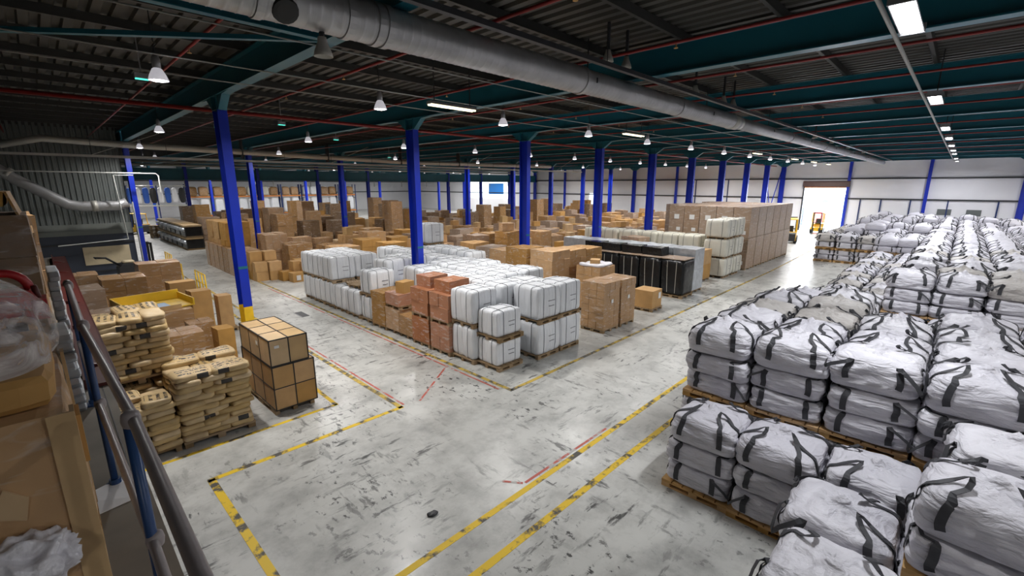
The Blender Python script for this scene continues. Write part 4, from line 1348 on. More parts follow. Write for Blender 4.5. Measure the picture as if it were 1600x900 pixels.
# the tall block of grey-brown wrapped cartons by the aisle
bigc = make_load('tall_wrapped_carton', 'wrapped carton', 65, 1.44, 0.97, 1.82, 1, 1, 2, M['card_grey'], warp=0.015, g=0.01, label_parts=False)
rows_x = [29.6 + 1.52 * i for i in range(6)]
for i, x in enumerate(rows_x):
    for j in range(6):
        y = 9.15 + 1.0 * j
        if any(abs(x - cx) < 0.95 and abs(y - 15.0) < 1.0 for cx in COLX): continue
        for t in range(2):
            if t == 0 and i > 1 and j > 1: continue
            o = bigc.place((x, y, PH + 1.80 * t), 0, '%s wrapped carton of tall block, %s column past cream bales, %s from aisle' % (('lower', 'upper')[t], nth(i + 1), nth(j + 1)), 'tall wrapped cartons', (1, 1, 0.985))
            if i == 0:
                build('paper_label', MB().box(-0.735, -0.725, -0.18, 0.14, 0.95, 1.25), M['label'], o)
                build('paper_label', MB().box(-0.735, -0.725, -0.3, -0.05, 0.2, 0.42), M['label'], o)
        if True:
            pal_old.place((x, y, 0), 0, 'low pallet under tall block, %s column, %s from the aisle' % (nth(i + 1), nth(j + 1)), 'pallets under the tall block', (1.38, 0.96, 1))
        if i > 1 and j > 1:
            bigc.place((x, y, PH), 0, 'lower wrapped carton inside tall block, %s column, %s from aisle' % (nth(i + 1), nth(j + 1)), 'tall wrapped cartons', (1, 1, 0.985))

# ================================================================ STRAPPED CARTONS IN THE BAY
sc_low = make_cartons('strapped_carton_load', 'carton load', 0.90, 2.02, 1.02, 2, 3, 2, M['card_gold'], seed=3, straps=True, gap=0.004)
sc_up = make_cartons('strapped_carton_load', 'carton load', 0.80, 1.90, 0.60, 2, 3, 1, M['card_pale'], seed=4, straps=True, gap=0.004)
pal_old.place((3.37, 11.15, 0), 0.02, 'dark pallet sticking out under the black-strapped cartons', 'pallets under the strapped cartons', (0.86, 1.95, 1))
o = sc_low.place((3.40, 11.12, PH), 0.01, 'lower golden carton load with black straps beside the blue column', 'strapped carton loads')
o = sc_up.place((3.34, 11.05, PH + 1.035), 0.015, 'upper paler carton load with black straps beside the blue column', 'strapped carton loads')
build('paper_label', MB().box(-0.30, -0.20, -0.957, -0.950, 0.40, 0.46), M['label'], o)
build('paper_label', MB().box(-0.407, -0.400, -0.25, -0.13, 0.33, 0.43), M['label'], o)

# ================================================================ SACKS
def make_sack(seed, w, d, h):
    P = soft_map(w, d, h, seed, k=6.5, amp=0.028, fx=4.5, fz=4.5, bulge=0.0, dome=0.02)
    o = build('paper_sack', soft_body(MB(), P, 10, 5), M['sack'], smooth=True)
    o['label'] = 'x'; o['category'] = 'sack'
    return Kind(o)
sacks = [make_sack(s, 0.62, 0.42, 0.124) for s in (71, 72, 73, 74)]
def sack_stack(x, y, w, d, layers, z0, name, toploose=0, palm=pal_old):
    palm.place((x, y, z0), 0, 'brown pallet under the %s' % name, 'pallets under the sacks', (w / 1.02, d / 0.98, 1))
    z = z0 + PH - 0.01
    ch = 0.110
    for l in range(layers):
        lay = []
        # two interlocked ways of laying the sacks
        if l % 2 == 0:
            nx = max(1, round(w / 0.42)); ny = max(1, round(d / 0.6))
            for i in range(nx):
                for j in range(ny):
                    lay.append((-w / 2 + w * (i + 0.5) / nx, -d / 2 + d * (j + 0.5) / ny, math.pi / 2, (d / ny / 0.60, w / nx / 0.42)))
        else:
            nx = max(1, round(w / 0.62)); ny = max(1, round(d / 0.42))
            for i in range(nx):
                for j in range(ny):
                    lay.append((-w / 2 + w * (i + 0.5) / nx, -d / 2 + d * (j + 0.5) / ny, 0, (w / nx / 0.62, d / ny / 0.42)))
        for q, (dx, dy, rz, sc) in enumerate(lay):
            if l == layers - 1 and toploose and rnd.random() < toploose: continue
            rnd.choice(sacks).place((x + dx + rnd.uniform(-0.025, 0.025), y + dy + rnd.uniform(-0.025, 0.025), z), rz + rnd.choice((0, math.pi)) + rnd.uniform(-0.09, 0.09),
                                    'tan sack, %s layer up, %s in layer, %s' % (nth(l + 1), nth(q + 1), name), 'sacks of the ' + name, (sc[0] * 1.05, sc[1] * 1.05, rnd.uniform(0.96, 1.06)))
        z += ch
    return z
sack_stack(1.88, 10.75, 1.26, 1.42, 12, 0, 'sack stack beside the strapped cartons', 0.2)
sack_stack(0.78, 10.50, 0.86, 0.9, 9, 0, 'low sack stack below the platform', 0.25)
sack_stack(0.90, 11.85, 1.10, 1.5, 9, 0, 'lower half of the tall sack stack')
ztop = sack_stack(0.90, 11.80, 1.10, 1.35, 11, PH + 9 * 0.110 + 0.03, 'upper half of the tall sack stack', 0.15)

# ================================================================ LEFT STORAGE ZONE BEYOND THE SACKS
zl = {
 'wrapA': make_load('film_wrapped_load', 'carton load', 81, 1.15, 1.15, 1.75, 2, 2, 5, M['card_grey'], warp=0.04),
 'wrapB': make_load('film_wrapped_load', 'carton load', 82, 1.1, 1.1, 1.4, 2, 2, 4, M['card_film'], warp=0.04),
 'cart': make_load('brown_carton_load', 'carton load', 83, 0.8, 0.8, 1.2, 1, 2, 3, M['card_gold'], warp=0.02),
}
def zput(k, x, y, label, sc=(1, 1, 1), rz=0.0, pal=True):
    if pal:
        pal_old.place((x, y, 0), rz, 'pallet under the ' + label, 'pallets beyond the sacks', (1.1 * sc[0], 1.12 * sc[1], 1))
    zl[k].place((x, y, PH if pal else 0), rz, label, 'loads beyond the sacks', sc)
zput('wrapA', 0.55, 15.0, 'film-wrapped load right behind the tall sack stack', (0.95, 1, 1.0))
zput('wrapA', 0.4, 18.6, 'film-wrapped load deep behind the sacks by the platform', (1, 1, 1.05), 0.05)
zput('wrapB', 1.7, 21.2, 'film-wrapped load behind the yellow tray', (1.1, 1.2, 1.2))
zput('wrapB', 2.95, 22.6, 'film-wrapped load near the dark stacker', (1.2, 1.0, 1.35))
zput('wrapB', 0.6, 22.8, 'film-wrapped load against the slate wall side', (1, 1, 1.2))
zput('wrapB', 2.05, 14.3, 'low film-wrapped cartons between sacks and yellow tray', (0.9, 0.8, 0.78))
zput('wrapB', 2.75, 15.4, 'low film-wrapped cartons at the aisle edge past the sacks', (0.55, 0.6, 0.72))
zput('cart', 3.05, 14.2, 'narrow brown cartons at the aisle edge past the sacks', (0.5, 0.7, 0.85), 0.05)
zput('cart', 3.3, 17.9, 'tall brown flat cartons next to the yellow tray', (0.7, 0.8, 1.2), 0.06)
zput('cart', 4.0, 18.0, 'stack of small brown cartons at the aisle, past the yellow tray', (0.5, 0.7, 0.95), 0.0)
zput('cart', 3.25, 20.4, 'golden cartons at the aisle behind the yellow tray', (1.0, 0.8, 1.15), 0.05)
# big yellow-lined tray
zput('wrapB', 1.95, 16.6, 'wide wrapped load carrying the open yellow tray', (1.45, 1.2, 0.92))
ty = thing('yellow_tray', 'open bright yellow tray with a grey liner beyond the sacks', 'tray', (1.95, 16.9, PH + 1.4 * 0.92 + 0.02), 0.12)
build('tray_floor', MB().box(-0.85, 0.85, -0.7, 0.7, 0, 0.03), M['tray_yellow'], ty)
for nm, b_ in (('side_board', (-0.85, 0.85, 0.66, 0.70, 0.03, 0.30)), ('side_board', (-0.85, -0.81, -0.7, 0.66, 0.03, 0.30)), ('side_board', (0.81, 0.85, -0.7, 0.66, 0.03, 0.22))):
    build(nm, MB().box(*b_), M['tray_yellow'], ty)
build('liner_sheet', MB().box(-0.80, 0.3, -0.66, 0.1, 0.03, 0.05), M['cont_blue'], ty)
build('front_label', MB().box(-0.8, 0.5, -0.72, -0.70, -0.12, 0.10), M['card_pale'], ty)
card_one.place((0.75, 20.6, 0), 0.1, 'yellow-taped carton between wrapped loads beyond the sacks', 'loose cartons', (1.5, 1.5, 3.2))
bin_b = thing('blue_crate', 'small blue crate on the floor beside narrow brown cartons', 'crate', (3.35, 13.6, 0))
build('crate_body', MB().prism([(-0.2, 0), (0.2, 0), (0.22, 0.22), (0.19, 0.22), (0.17, 0.02), (-0.17, 0.02), (-0.19, 0.22), (-0.22, 0.22)], 1, -0.15, 0.15), M['blue'], bin_b)
build('rim', MB().box(-0.23, 0.23, -0.16, -0.14, 0.18, 0.23), M['blue'], bin_b)

# dark stacker truck in front of the slate wall
st = thing('stacker_truck', 'dark pedestrian stacker parked before the slate wall', 'truck', (3.1, 31.0, 0), R(4))
build('chassis', MB().prism([(-0.7, 0.1), (0.7, 0.1), (0.7, 0.75), (0.35, 1.0), (-0.55, 1.0), (-0.7, 0.8)], 1, -0.45, 0.45), M['dark'], st)
build('mast', MB().box(0.7, 0.8, -0.4, -0.3, 0.05, 2.0).box(0.7, 0.8, 0.3, 0.4, 0.05, 2.0).box(0.72, 0.78, -0.4, 0.4, 1.9, 2.0), M['black'], st)
for s in (-1, 1):
    build('fork', MB().box(0.8, 1.9, s * 0.25 - 0.07, s * 0.25 + 0.07, 0.05, 0.11), M['black'], st)
build('tiller', MB().tube([(-0.6, 0, 0.9), (-1.1, 0, 1.35), (-1.5, 0, 1.4)], 0.05, 8), M['black'], st, smooth=True)
build('handle', MB().tube([(-1.5, -0.25, 1.4), (-1.5, 0.25, 1.4)], 0.04, 8), M['black'], st, smooth=True)
for x in (-0.45, 0.5):
    for s in (-1, 1):
        q = build('wheel', MB().lathe([(0.05, -0.05), (0.12, -0.05), (0.12, 0.05), (0.05, 0.05)], 14), M['black'], st, (x, s * 0.4, 0.12)); q.rotation_euler = (R(90), 0, 0)
build('seat_pad', soft_body(MB(), soft_map(0.5, 0.5, 0.14, 5, k=4), 6, 3), M['cream'], st, (-0.25, 0, 1.0), smooth=True)

# yellow barriers between the aisle lines
o = thing('guard_barrier', 'x', 'barrier')
for i in range(4):
    x = -0.9 + 0.6 * i
    build('upright', MB().tube([(x, 0, 0), (x, 0, 1.1)], 0.03, 8), M['yellow'], o, smooth=True)
for z in (0.15, 0.6, 1.08):
    build('bar', MB().tube([(-0.9, 0, z), (0.9, 0, z)], 0.022, 8), M['yellow'], o, smooth=True)
gb = Kind(o)
gb.place((4.6, 28.8, 0), R(90), 'yellow tubular barrier in the side aisle, closer to the strapped cartons', 'aisle barriers')
gb.place((4.9, 33.0, 0), R(90), 'yellow tubular barrier in the side aisle, next to dark stacker', 'aisle barriers')
gb.place((4.7, 24.6, 0), R(90), 'yellow tubular barrier alone in the side aisle', 'aisle barriers')
dr = thing('drain_cover', 'small dark drain cover in the aisle floor before the bales', 'drain cover', (6.62, 18.05, 0))
build('grate', MB().prism([(-0.14, -0.42), (0.14, -0.42), (0.14, 0.42), (-0.14, 0.42)], 2, 0, 0.008), M['dark'], dr)
build('rim', MB().box(-0.17, -0.14, -0.45, 0.45, 0, 0.01), M['fitting'], dr)
o = build('rag', soft_body(MB(), soft_map(0.14, 0.11, 0.04, 9, k=3, amp=0.03, fx=12, fz=12), 8, 3), M['dark'], None, (3.52, 5.15, 0), smooth=True)
tag(o, 'small black scrap lying on the open concrete floor', 'scrap')

# ================================================================ THE FAR HALL: CARTON LOADS
LK = {
 'brown': [make_load('brown_carton_load', 'carton load', 100 + i, w, d, h, nx, ny, nz, M[m], warp=0.03, jit=0.02) for i, (w, d, h, nx, ny, nz, m) in enumerate((
     (1.2, 1.1, 1.35, 2, 2, 3, 'card'), (1.25, 1.2, 1.7, 2, 3, 4, 'card_gold'), (1.15, 1.15, 1.05, 3, 2, 2, 'card_pale'), (1.3, 1.2, 1.9, 2, 2, 5, 'card')))],
 'film': [make_load('film_wrapped_load', 'carton load', 110 + i, w, d, h, nx, ny, nz, M[m], warp=0.07, jit=0.03) for i, (w, d, h, nx, ny, nz, m) in enumerate((
     (1.25, 1.2, 1.5, 3, 3, 4, 'card_film'), (1.3, 1.25, 1.15, 3, 3, 3, 'card_film'), (1.2, 1.2, 1.85, 2, 3, 5, 'card_grey'), (1.3, 1.2, 1.3, 3, 2, 3, 'card_film')))],
 'tall': [make_load('tall_carton_stack', 'carton load', 120 + i, w, d, h, nx, ny, nz, M[m], warp=0.05, jit=0.02) for i, (w, d, h, nx, ny, nz, m) in enumerate((
     (1.2, 1.15, 2.6, 2, 2, 6, 'card_dark'), (1.1, 1.2, 3.3, 2, 2, 7, 'card_film'), (0.9, 1.0, 2.9, 1, 2, 5, 'card'), (1.25, 1.2, 2.2, 2, 2, 4, 'card_dark')))],
 'top': [make_load('loose_top_carton', 'carton', 130 + i, w, d, h, nx, 1, nz, M[m], warp=0.02) for i, (w, d, h, nx, nz, m) in enumerate((
     (0.6, 0.5, 0.4, 1, 1, 'card_gold'), (0.8, 0.6, 0.5, 2, 1, 'card'), (0.5, 0.45, 0.55, 1, 1, 'card_pale')))],
}
HT = {'brown': (1.35, 1.7, 1.05, 1.9), 'film': (1.5, 1.15, 1.85, 1.3), 'tall': (2.6, 3.3, 2.9, 2.2)}
WORDS = {'brown': 'brown carton load', 'film': 'film-wrapped carton load', 'tall': 'tall dim carton stack'}
def blocked(x, y):
    for cx in COLX:
        for cy, _ in ROWS:
            if abs(x - cx) < 0.82 and abs(y - cy) < 0.95: return True
    return False
def zone(xs, ys, mix, where, skip=0.1, keep=None, hs=1.0):
    for i, x in enumerate(xs):
        for j, y in enumerate(ys):
            if keep and not keep(x, y): continue
            px, py = x + rnd.uniform(-0.12, 0.12), y + rnd.uniform(-0.1, 0.1)
            if blocked(px, py) or rnd.random() < skip: continue
            k = rnd.choice(mix)
            v = rnd.randrange(4)
            s_ = rnd.uniform(0.86, 1.12) * hs
            ll = '%s, %s from the side aisle, %s row %s' % (WORDS[k], nth(i + 1), nth(j + 1), where)
            LK[k][v].place((px, py, 0), rnd.uniform(-0.06, 0.06) + rnd.choice((0, math.pi)), ll, 'cartons ' + where, (1, 1, s_))
            if k != 'tall' and rnd.random() < 0.22:
                LK['top'][rnd.randrange(3)].place((px + rnd.uniform(-0.25, 0.25), py + rnd.uniform(-0.25, 0.25), HT[k][v] * s_ + 0.015), rnd.uniform(-0.4, 0.4),
                    'loose carton on top, %s from side aisle, %s row %s' % (nth(i + 1), nth(j + 1), where), 'loose top cartons')
fr = lambda a, b, s: [a + s * i for i in range(int((b - a) / s) + 1)]
# behind the bales, up to the middle columns
zone(fr(10.6, 28.4, 1.5), fr(20.9, 32.6, 1.62), ['brown', 'film', 'film'], 'behind the bales', 0.08, keep=lambda x, y: not (x < 12.6 and y < 21.8) and not (x < 14.6 and y < 19.8) and not (x < 12.4 and 23.6 < y < 31))
zone(fr(15.6, 28.0, 1.5), fr(13.6, 19.4, 1.5), ['brown', 'film', 'film'], 'behind the black loads', 0.08, keep=lambda x, y: not (19 < x < 22.6 and y < 17.2) and not (24.6 < x < 28.5 and y < 18.6) and x > 15.8)
zone(fr(29.5, 57, 1.9), fr(18.6, 32.0, 1.8), ['brown', 'film', 'film'], 'past the tall block', 0.1, hs=0.95)
zone(fr(10.4, 27, 1.85), fr(35.4, 40.5, 1.7), ['tall', 'tall', 'brown', 'film'], 'past the middle columns', 0.12)
zone(fr(28.5, 57, 2.1), fr(35.8, 43.5, 1.9), ['tall', 'brown', 'film'], 'past the middle columns, doorward', 0.2, hs=0.95)
zone(fr(12.0, 27, 2.4), fr(42.5, 49.5, 2.3), ['tall', 'tall', 'brown'], 'deep before the girder', 0.15, hs=1.1)
# upright cartons and loose boxes on the aisle edge
up_c = make_load('upright_carton', 'carton', 140, 1.15, 0.85, 1.45, 1, 1, 1, M['card_film'], warp=0.03)
for j in range(7):
    up_c.place((7.65, 27.95 + 1.0 * j, 0), rnd.uniform(-0.05, 0.05), 'upright brown carton at the side aisle edge, %s past the loose boxes' % nth(j + 1), 'upright cartons at the aisle', (1, 1, rnd.uniform(1.02, 1.04)))
for j in range(3):
    LK['brown'][1].place((7.9, 30.6 + 1.45 * j, 1.515), 0, 'golden cartons lifted onto the upright cartons, %s along the aisle' % nth(j + 1), 'golden cartons on the uprights', (1.0, 1.05, 0.8))
LK['film'][0].place((9.5, 29.3, 0), 0.05, 'rounded film-wrapped load behind the loose aisle boxes', 'wrapped loads at the aisle', (1, 1, 1.45))
LK['film'][3].place((10.2, 27.5, 0), 0.0, 'lower film-wrapped load right behind the loose aisle boxes', 'wrapped loads at the aisle', (1, 1, 1.3))
LK['film'][1].place((11.75, 26.2, 0), 0.1, 'slumped film-wrapped load behind the small aisle boxes', 'wrapped loads at the aisle')
box_k = make_cartons('carton', 'carton', 0.62, 0.56, 0.50, 1, 1, 1, M['card_gold'])
bn = 0
for (x, y, tiers) in ((7.75, 26.95, 3), (8.4, 26.8, 3), (7.75, 26.3, 2), (8.42, 26.15, 2), (8.75, 25.5, 1), (9.0, 24.7, 1), (9.65, 24.75, 2), (9.3, 25.4, 2), (10.3, 24.6, 2), (10.3, 25.3, 3), (9.7, 25.9, 2)):
    bn += 1
    for t in range(tiers):
        o = box_k.place((x + rnd.uniform(-0.02, 0.02), y + rnd.uniform(-0.02, 0.02), 0.502 * t), rnd.uniform(-0.08, 0.08), 'golden carton, %s up in the %s loose pile by the side aisle' % (nth(t + 1), nth(bn)), 'loose aisle cartons')
        if t == 0 and bn in (6, 9):
            build('paper_label', MB().box(-0.12, 0.10, -0.292, -0.284, 0.1, 0.36), M['label'], o)

# black stillages with silver rolls, by the side aisle
o = thing('stillage', 'x', 'stillage')
build('base_frame', MB().box(-0.58, 0.58, -0.9, 0.9, 0.0, 0.12), M['wood_old'], o)
build('dark_body', MB().prism([(-0.56, 0.12), (0.56, 0.12), (0.56, 0.80), (-0.56, 0.80)], 1, -0.88, 0.88), M['black_film'], o)
build('top_board', MB().box(-0.58, 0.58, -0.9, 0.9, 0.84, 0.96), M['card_pale'], o)
build('silver_roll', MB().tube([(-0.60, -0.8, 0.62), (-0.60, 0.8, 0.62)], 0.14, 10), M['silver'], o, smooth=True)
for x in (-0.55, 0.55):
    for y in (-0.87, 0.87):
        build('corner_post', MB().box(x - 0.03, x + 0.03, y - 0.03, y + 0.03, 0.1, 0.85), M['black'], o)
sk = Kind(o)
for i in range(6):
    for t in range(2):
        sk.place((8.2, 43.6 + 1.9 * i, 0.97 * t), 0, '%s black stillage with silver roll by the side aisle, %s in line' % (('lower', 'upper')[t], nth(i + 1)), 'black stillages')
LK['tall'][2].place((9.9, 47.5, 0), 0, 'tall brown carton stack behind the black stillages', 'stacks behind the stillages', (1.2, 1.2, 1.15))
LK['tall'][3].place((9.8, 51.0, 0), 0, 'second tall carton stack behind the black stillages', 'stacks behind the stillages', (1.2, 1.2, 1.4))
LK['film'][2].place((9.8, 44.9, 0), 0, 'wrapped load beside the front of the black stillages', 'stacks behind the stillages', (1.1, 1.1, 1.3))
for t in range(9):
    pal_old.place((7.75, 56.0, PH * t), 0.03 * (t % 3), 'empty pallet in the pile past the black stillages, %s up' % nth(t + 1), 'empty pallets', (1.0, 1.0, 1))

# pallet racking at the back with white sacks
rk = thing('pallet_rack', 'x', 'rack')
for x in (-1.45, 1.45):
    for y in (-0.5, 0.5):
        build('upright', MB().box(x - 0.06, x + 0.06, y - 0.05, y + 0.05, 0, 5.1), M['navy'], rk)
    build('foot_tie', MB().box(x - 0.03, x + 0.03, -0.5, 0.5, 0.9, 0.96).box(x - 0.03, x + 0.03, -0.5, 0.5, 2.9, 2.96), M['navy'], rk)
for z in (0.85, 3.4):
    for y in (-0.5, 0.5):
        build('beam_rail', MB().box(-1.4, 1.4, y - 0.03, y + 0.03, z - 0.08, z + 0.08), M['orange'], rk)
    build('deck_board', MB().box(-1.4, 1.4, -0.5, 0.5, z + 0.08, z + 0.11), M['wood'], rk)
rkk = Kind(rk)
rs = [Kind(build('rack_sack', soft_body(MB(), soft_map(1.05, 0.9, h, 150 + i, k=7, amp=0.03, dome=0.05), 8, 6), m, smooth=True)) for i, (h, m) in enumerate(((2.15, M['bale']), (1.35, M['bale']), (1.2, M['card_film']), (1.3, M['bale_cream'])))]
for k in rs: k.p['category'] = 'sack'; k.p['label'] = 'x'
for i in range(8):
    x = 15.5 + 3.0 * i
    rkk.place((x, 74.5, 0), 0, 'navy and orange pallet rack bay at the back, %s from the hanging garments' % nth(i + 1), 'pallet racks')
    for q, dx in enumerate((-0.75, 0.55)):
        rs[0].place((x + dx, 74.45, 0.97), rnd.choice((0, math.pi)), 'tall white sack on the lower rack level, %s of bay %s' % (nth(q + 1), nth(i + 1)), 'rack sacks')
        rs[rnd.choice((1, 2, 3, 2))].place((x + dx, 74.45, 3.52), 0, 'wrapped load on the upper rack level, %s of bay %s' % (nth(q + 1), nth(i + 1)), 'rack sacks')
# garments hung on a rail left of the racking
gr_ = thing('garment_rail', 'long raised garment rail at the back beside the racking', 'rail', (8.6, 66.5, 0))
for x in (-1.5, 1.2, 4.0):
    build('rail_post', MB().box(x - 0.05, x + 0.05, -0.05, 0.05, 0, 4.95), M['navy'], gr_)
build('hanging_bar', MB().tube([(-1.5, 0, 4.9), (4.0, 0, 4.9)], 0.04, 8), M['pipe'], gr_, smooth=True)
build('low_shelf', MB().box(-1.5, 4.0, -0.5, 0.5, 2.6, 2.7), M['pipe'], gr_)
gm = []
for i, m in enumerate((M['cloth_white'], M['cloth_blue'], M['black'])):
    o = thing('hanging_garment', 'x', 'garment')
    build('cloth', soft_body(MB(), soft_map(0.55, 0.30, 1.75, 160 + i, k=4, amp=0.05, fx=5, fz=1.2), 8, 8), m, o, (0, 0, -1.9), smooth=True)
    build('hook', MB().tube([(0, 0, -0.2), (0, 0, 0.02), (0, 0.03, 0.05), (0, 0.0, 0.06)], 0.012, 5), M['dark'], o)
    gm.append(Kind(o))
for i in range(8):
    gm[(1, 0, 1, 2, 0, 1, 0, 2)[i]].place((7.4 + 0.68 * i, 66.5, 4.84), 0, '%s garment hung on the raised rail, %s along it' % (('blue', 'white', 'blue', 'dark', 'white', 'blue', 'white', 'dark')[i], nth(i + 1)), 'hanging garments')

# ================================================================ FORKLIFTS
def forklift(x, y, rz, label, m):
    f = thing('forklift', label, 'forklift', (x, y, 0), rz)
    build('chassis', MB().prism([(-1.15, 0.25), (0.75, 0.25), (0.75, 0.62), (0.35, 0.66), (0.1, 0.6), (-0.25, 0.62), (-0.35, 0.98), (-1.1, 1.0), (-1.25, 0.8)], 1, -0.52, 0.52), m, f)
    build('counterweight', MB().prism([(-1.35, 0.22), (-1.15, 0.22), (-1.12, 0.98), (-1.28, 0.85)], 1, -0.48, 0.48), M['black'], f)
    for (px, pz) in (((-0.95, -0.85), (1.0, 2.05)), ((0.55, 0.30), (0.6, 2.1))):
        for s in (-1, 1):
            build('guard_post', MB().tube([(px[0], s * 0.47, pz[0]), (px[1], s * 0.45, pz[1])], 0.04, 6), m, f)
    build('roof_guard', MB().prism([(-0.95, 2.03), (0.38, 2.08), (0.38, 2.14), (-0.95, 2.09)], 1, -0.5, 0.5), m, f)
    build('seat', MB().prism([(-0.55, 0.98), (-0.05, 0.98), (-0.05, 1.08), (-0.42, 1.10), (-0.52, 1.5), (-0.62, 1.5)], 1, -0.24, 0.24), M['black'], f)
    build('steering_wheel', MB().tube([(0.22, 0.15 * math.cos(a), 1.2 + 0.15 * math.sin(a)) for a in [i * math.pi / 5 for i in range(11)]], 0.018, 6), M['black'], f)
    for s in (-1, 1):
        build('mast_rail', MB().box(0.78, 0.90, s * 0.34 - 0.05, s * 0.34 + 0.05, 0.08, 2.2), M['black'], f)
        build('fork', MB().prism([(0.92, 0.06), (2.0, 0.05), (2.0, 0.08), (0.97, 0.11), (0.97, 0.6), (0.92, 0.6)], 1, s * 0.28 - 0.06, s * 0.28 + 0.06), M['dark'], f)
        for (wx_, r_) in ((0.45, 0.32), (-0.85, 0.27)):
            q = build('wheel', MB().lathe([(0.10, -0.11), (r_ - 0.03, -0.11), (r_, -0.07), (r_, 0.07), (r_ - 0.03, 0.11), (0.10, 0.11)], 18), M['black'], f, (wx_, s * 0.48, r_))
            q.rotation_euler = (R(90), 0, 0)
    build('mast_tie', MB().box(0.80, 0.88, -0.34, 0.34, 2.1, 2.2).box(0.80, 0.88, -0.34, 0.34, 1.1, 1.18), M['black'], f)
    return f
forklift(46.5, 10.55, R(10), 'yellow forklift parked past the tall carton block', M['truck_yellow'])
forklift(57.5, 10.6, R(185), 'yellow forklift standing in the open loading door', M['truck_yellow'])
forklift(6.9, 61.5, R(120), 'yellow forklift at the far end of the side aisle', M['truck_yellow'])

# ================================================================ OUTSIDE THE DOOR
def container(x, y, w, d, h, rz, m, label):
    c = thing('shipping_container', label, 'container', (x, y, -0.04), rz)
    pts = []
    n = 14
    for i in range(n):
        a, b = -w / 2 + w * i / n, -w / 2 + w * (i + 1) / n
        q = (b - a) / 4
        pts += [(a, -d / 2), (a + q, -d / 2), (a + 1.4 * q, -d / 2 + 0.05), (a + 3 * q, -d / 2 + 0.05), (a + 3.4 * q, -d / 2)]
    pts += [(w / 2, -d / 2), (w / 2, d / 2), (-w / 2, d / 2)]
    build('shell', MB().prism(pts, 2, 0.15, h), m, c)
    for s in (-1, 1):
        build('corner_post', MB().box(s * w / 2 - 0.08, s * w / 2 + 0.08, -d / 2 - 0.02, -d / 2 + 0.14, 0, h + 0.03), m, c)
    build('base_rail', MB().box(-w / 2, w / 2, -d / 2 - 0.015, d / 2, 0, 0.15), m, c)
container(76, 14.6, 6.0, 2.4, 2.6, R(90), M['cont_red'], 'faded red shipping container in the bright yard')
container(82, 13.2, 3.0, 2.4, 2.9, R(90), M['cont_green'], 'green shipping container in the bright yard')
container(72, 10.2, 4.2, 2.4, 3.6, R(90), M['cont_blue'], 'pale blue trailer body in the bright yard')
o = thing('bollard', 'dark slim bollard in the bright yard', 'bollard', (68, 14.35, -0.04))
build('post', MB().tube([(0, 0, 0), (0, 0, 2.2)], 0.12, 10), M['navy'], o)
build('cap', MB().lathe([(0.13, 2.2), (0.10, 2.28), (0.01, 2.3)], 10), M['navy'], o)

# ================================================================ THE PLATFORM THE PICTURE IS TAKEN FROM
PZ = 3.08
struct('floor_platform', MB().box(-8.9, 0.22, -6, 17.5, PZ - 0.16, PZ), M['platform'], 'raised timber-decked platform', cat='platform')
for y in (0.5, 6.0, 9.3, 13.5, 17.0):
    struct('column_platform', MB().box(-0.6, -0.36, y - 0.12, y + 0.12, 0, PZ - 0.16), M['blue'], 'blue post carrying the platform edge', cat='post')
struct('trim_50', MB().box(0.155, 0.162, -1, 17.5, PZ, PZ + 0.004), M['black'], 'dark gap along the platform edge', cat='gap')
eb = thing('edge_beam', 'dark red steel edge beam running along the platform past the handrail', 'beam', (0.0, 5.75, PZ))
build('web', MB().prism([(0.04, 0.0), (0.29, 0.0), (0.29, 0.035), (0.06, 0.035), (0.06, 0.10), (0.04, 0.10)], 1, 0, 11.5), M['maroon'], eb)
build('toe_plate', MB().box(0.285, 0.30, 0, 11.5, -0.30, 0.035), M['maroon'], eb)
for i in range(6):
    build('gusset', MB().prism([(0.07, 0.035), (0.25, 0.035), (0.07, 0.09)], 1, 0.6 + i * 1.9, 0.63 + i * 1.9), M['maroon'], eb)
# handrail: two tubes, ball-jointed blue posts
RX, TZ, MZ = 0.105, 4.17, 3.66
hr = thing('handrail', 'grey tubular handrail with blue posts along the platform edge', 'handrail', (RX, 0, PZ))
build('top_rail', MB().tube([(0.01, -2.5, TZ - PZ), (0.016, 1.0, TZ - PZ), (0.016, 2.04, TZ - PZ), (-0.034, 3.69, TZ - PZ), (-0.032, 5.4, TZ - PZ)], 0.0195, 16), M['rail'], hr, smooth=True)
build('middle_rail', MB().tube([(0, -2.5, MZ - PZ), (0, 2.04, MZ - PZ), (-0.034, 3.69, MZ - PZ), (-0.034, 5.4, MZ - PZ)], 0.018, 14), M['rail'], hr, smooth=True)
build('end_cap', MB().tube([(-0.032, 5.39, TZ - PZ), (-0.032, 5.46, TZ - PZ)], 0.03, 14), M['black'], hr, smooth=False)
for y in (-1.3, 0.36, 2.04, 3.69, 5.3):
    dx = 0.0 if y < 3 else -0.036
    build('post', MB().tube([(dx, y, 0.0), (dx, y, TZ - PZ)], 0.019, 14), M['post'], hr, smooth=True)
    build('foot_flange', MB().lathe([(0.06, 0.0), (0.06, 0.012), (0.03, 0.016), (0.03, 0.05)], 14), M['post'], hr, (dx, y, 0))
    for z in (TZ - PZ, MZ - PZ):
        pts = [(0.016, -0.034), (0.027, -0.024), (0.031, 0.0), (0.027, 0.024), (0.016, 0.034)]
        build('ball_joint', MB().lathe(pts, 14), M['rail'], hr, (dx + 0.008, y, z), smooth=True)
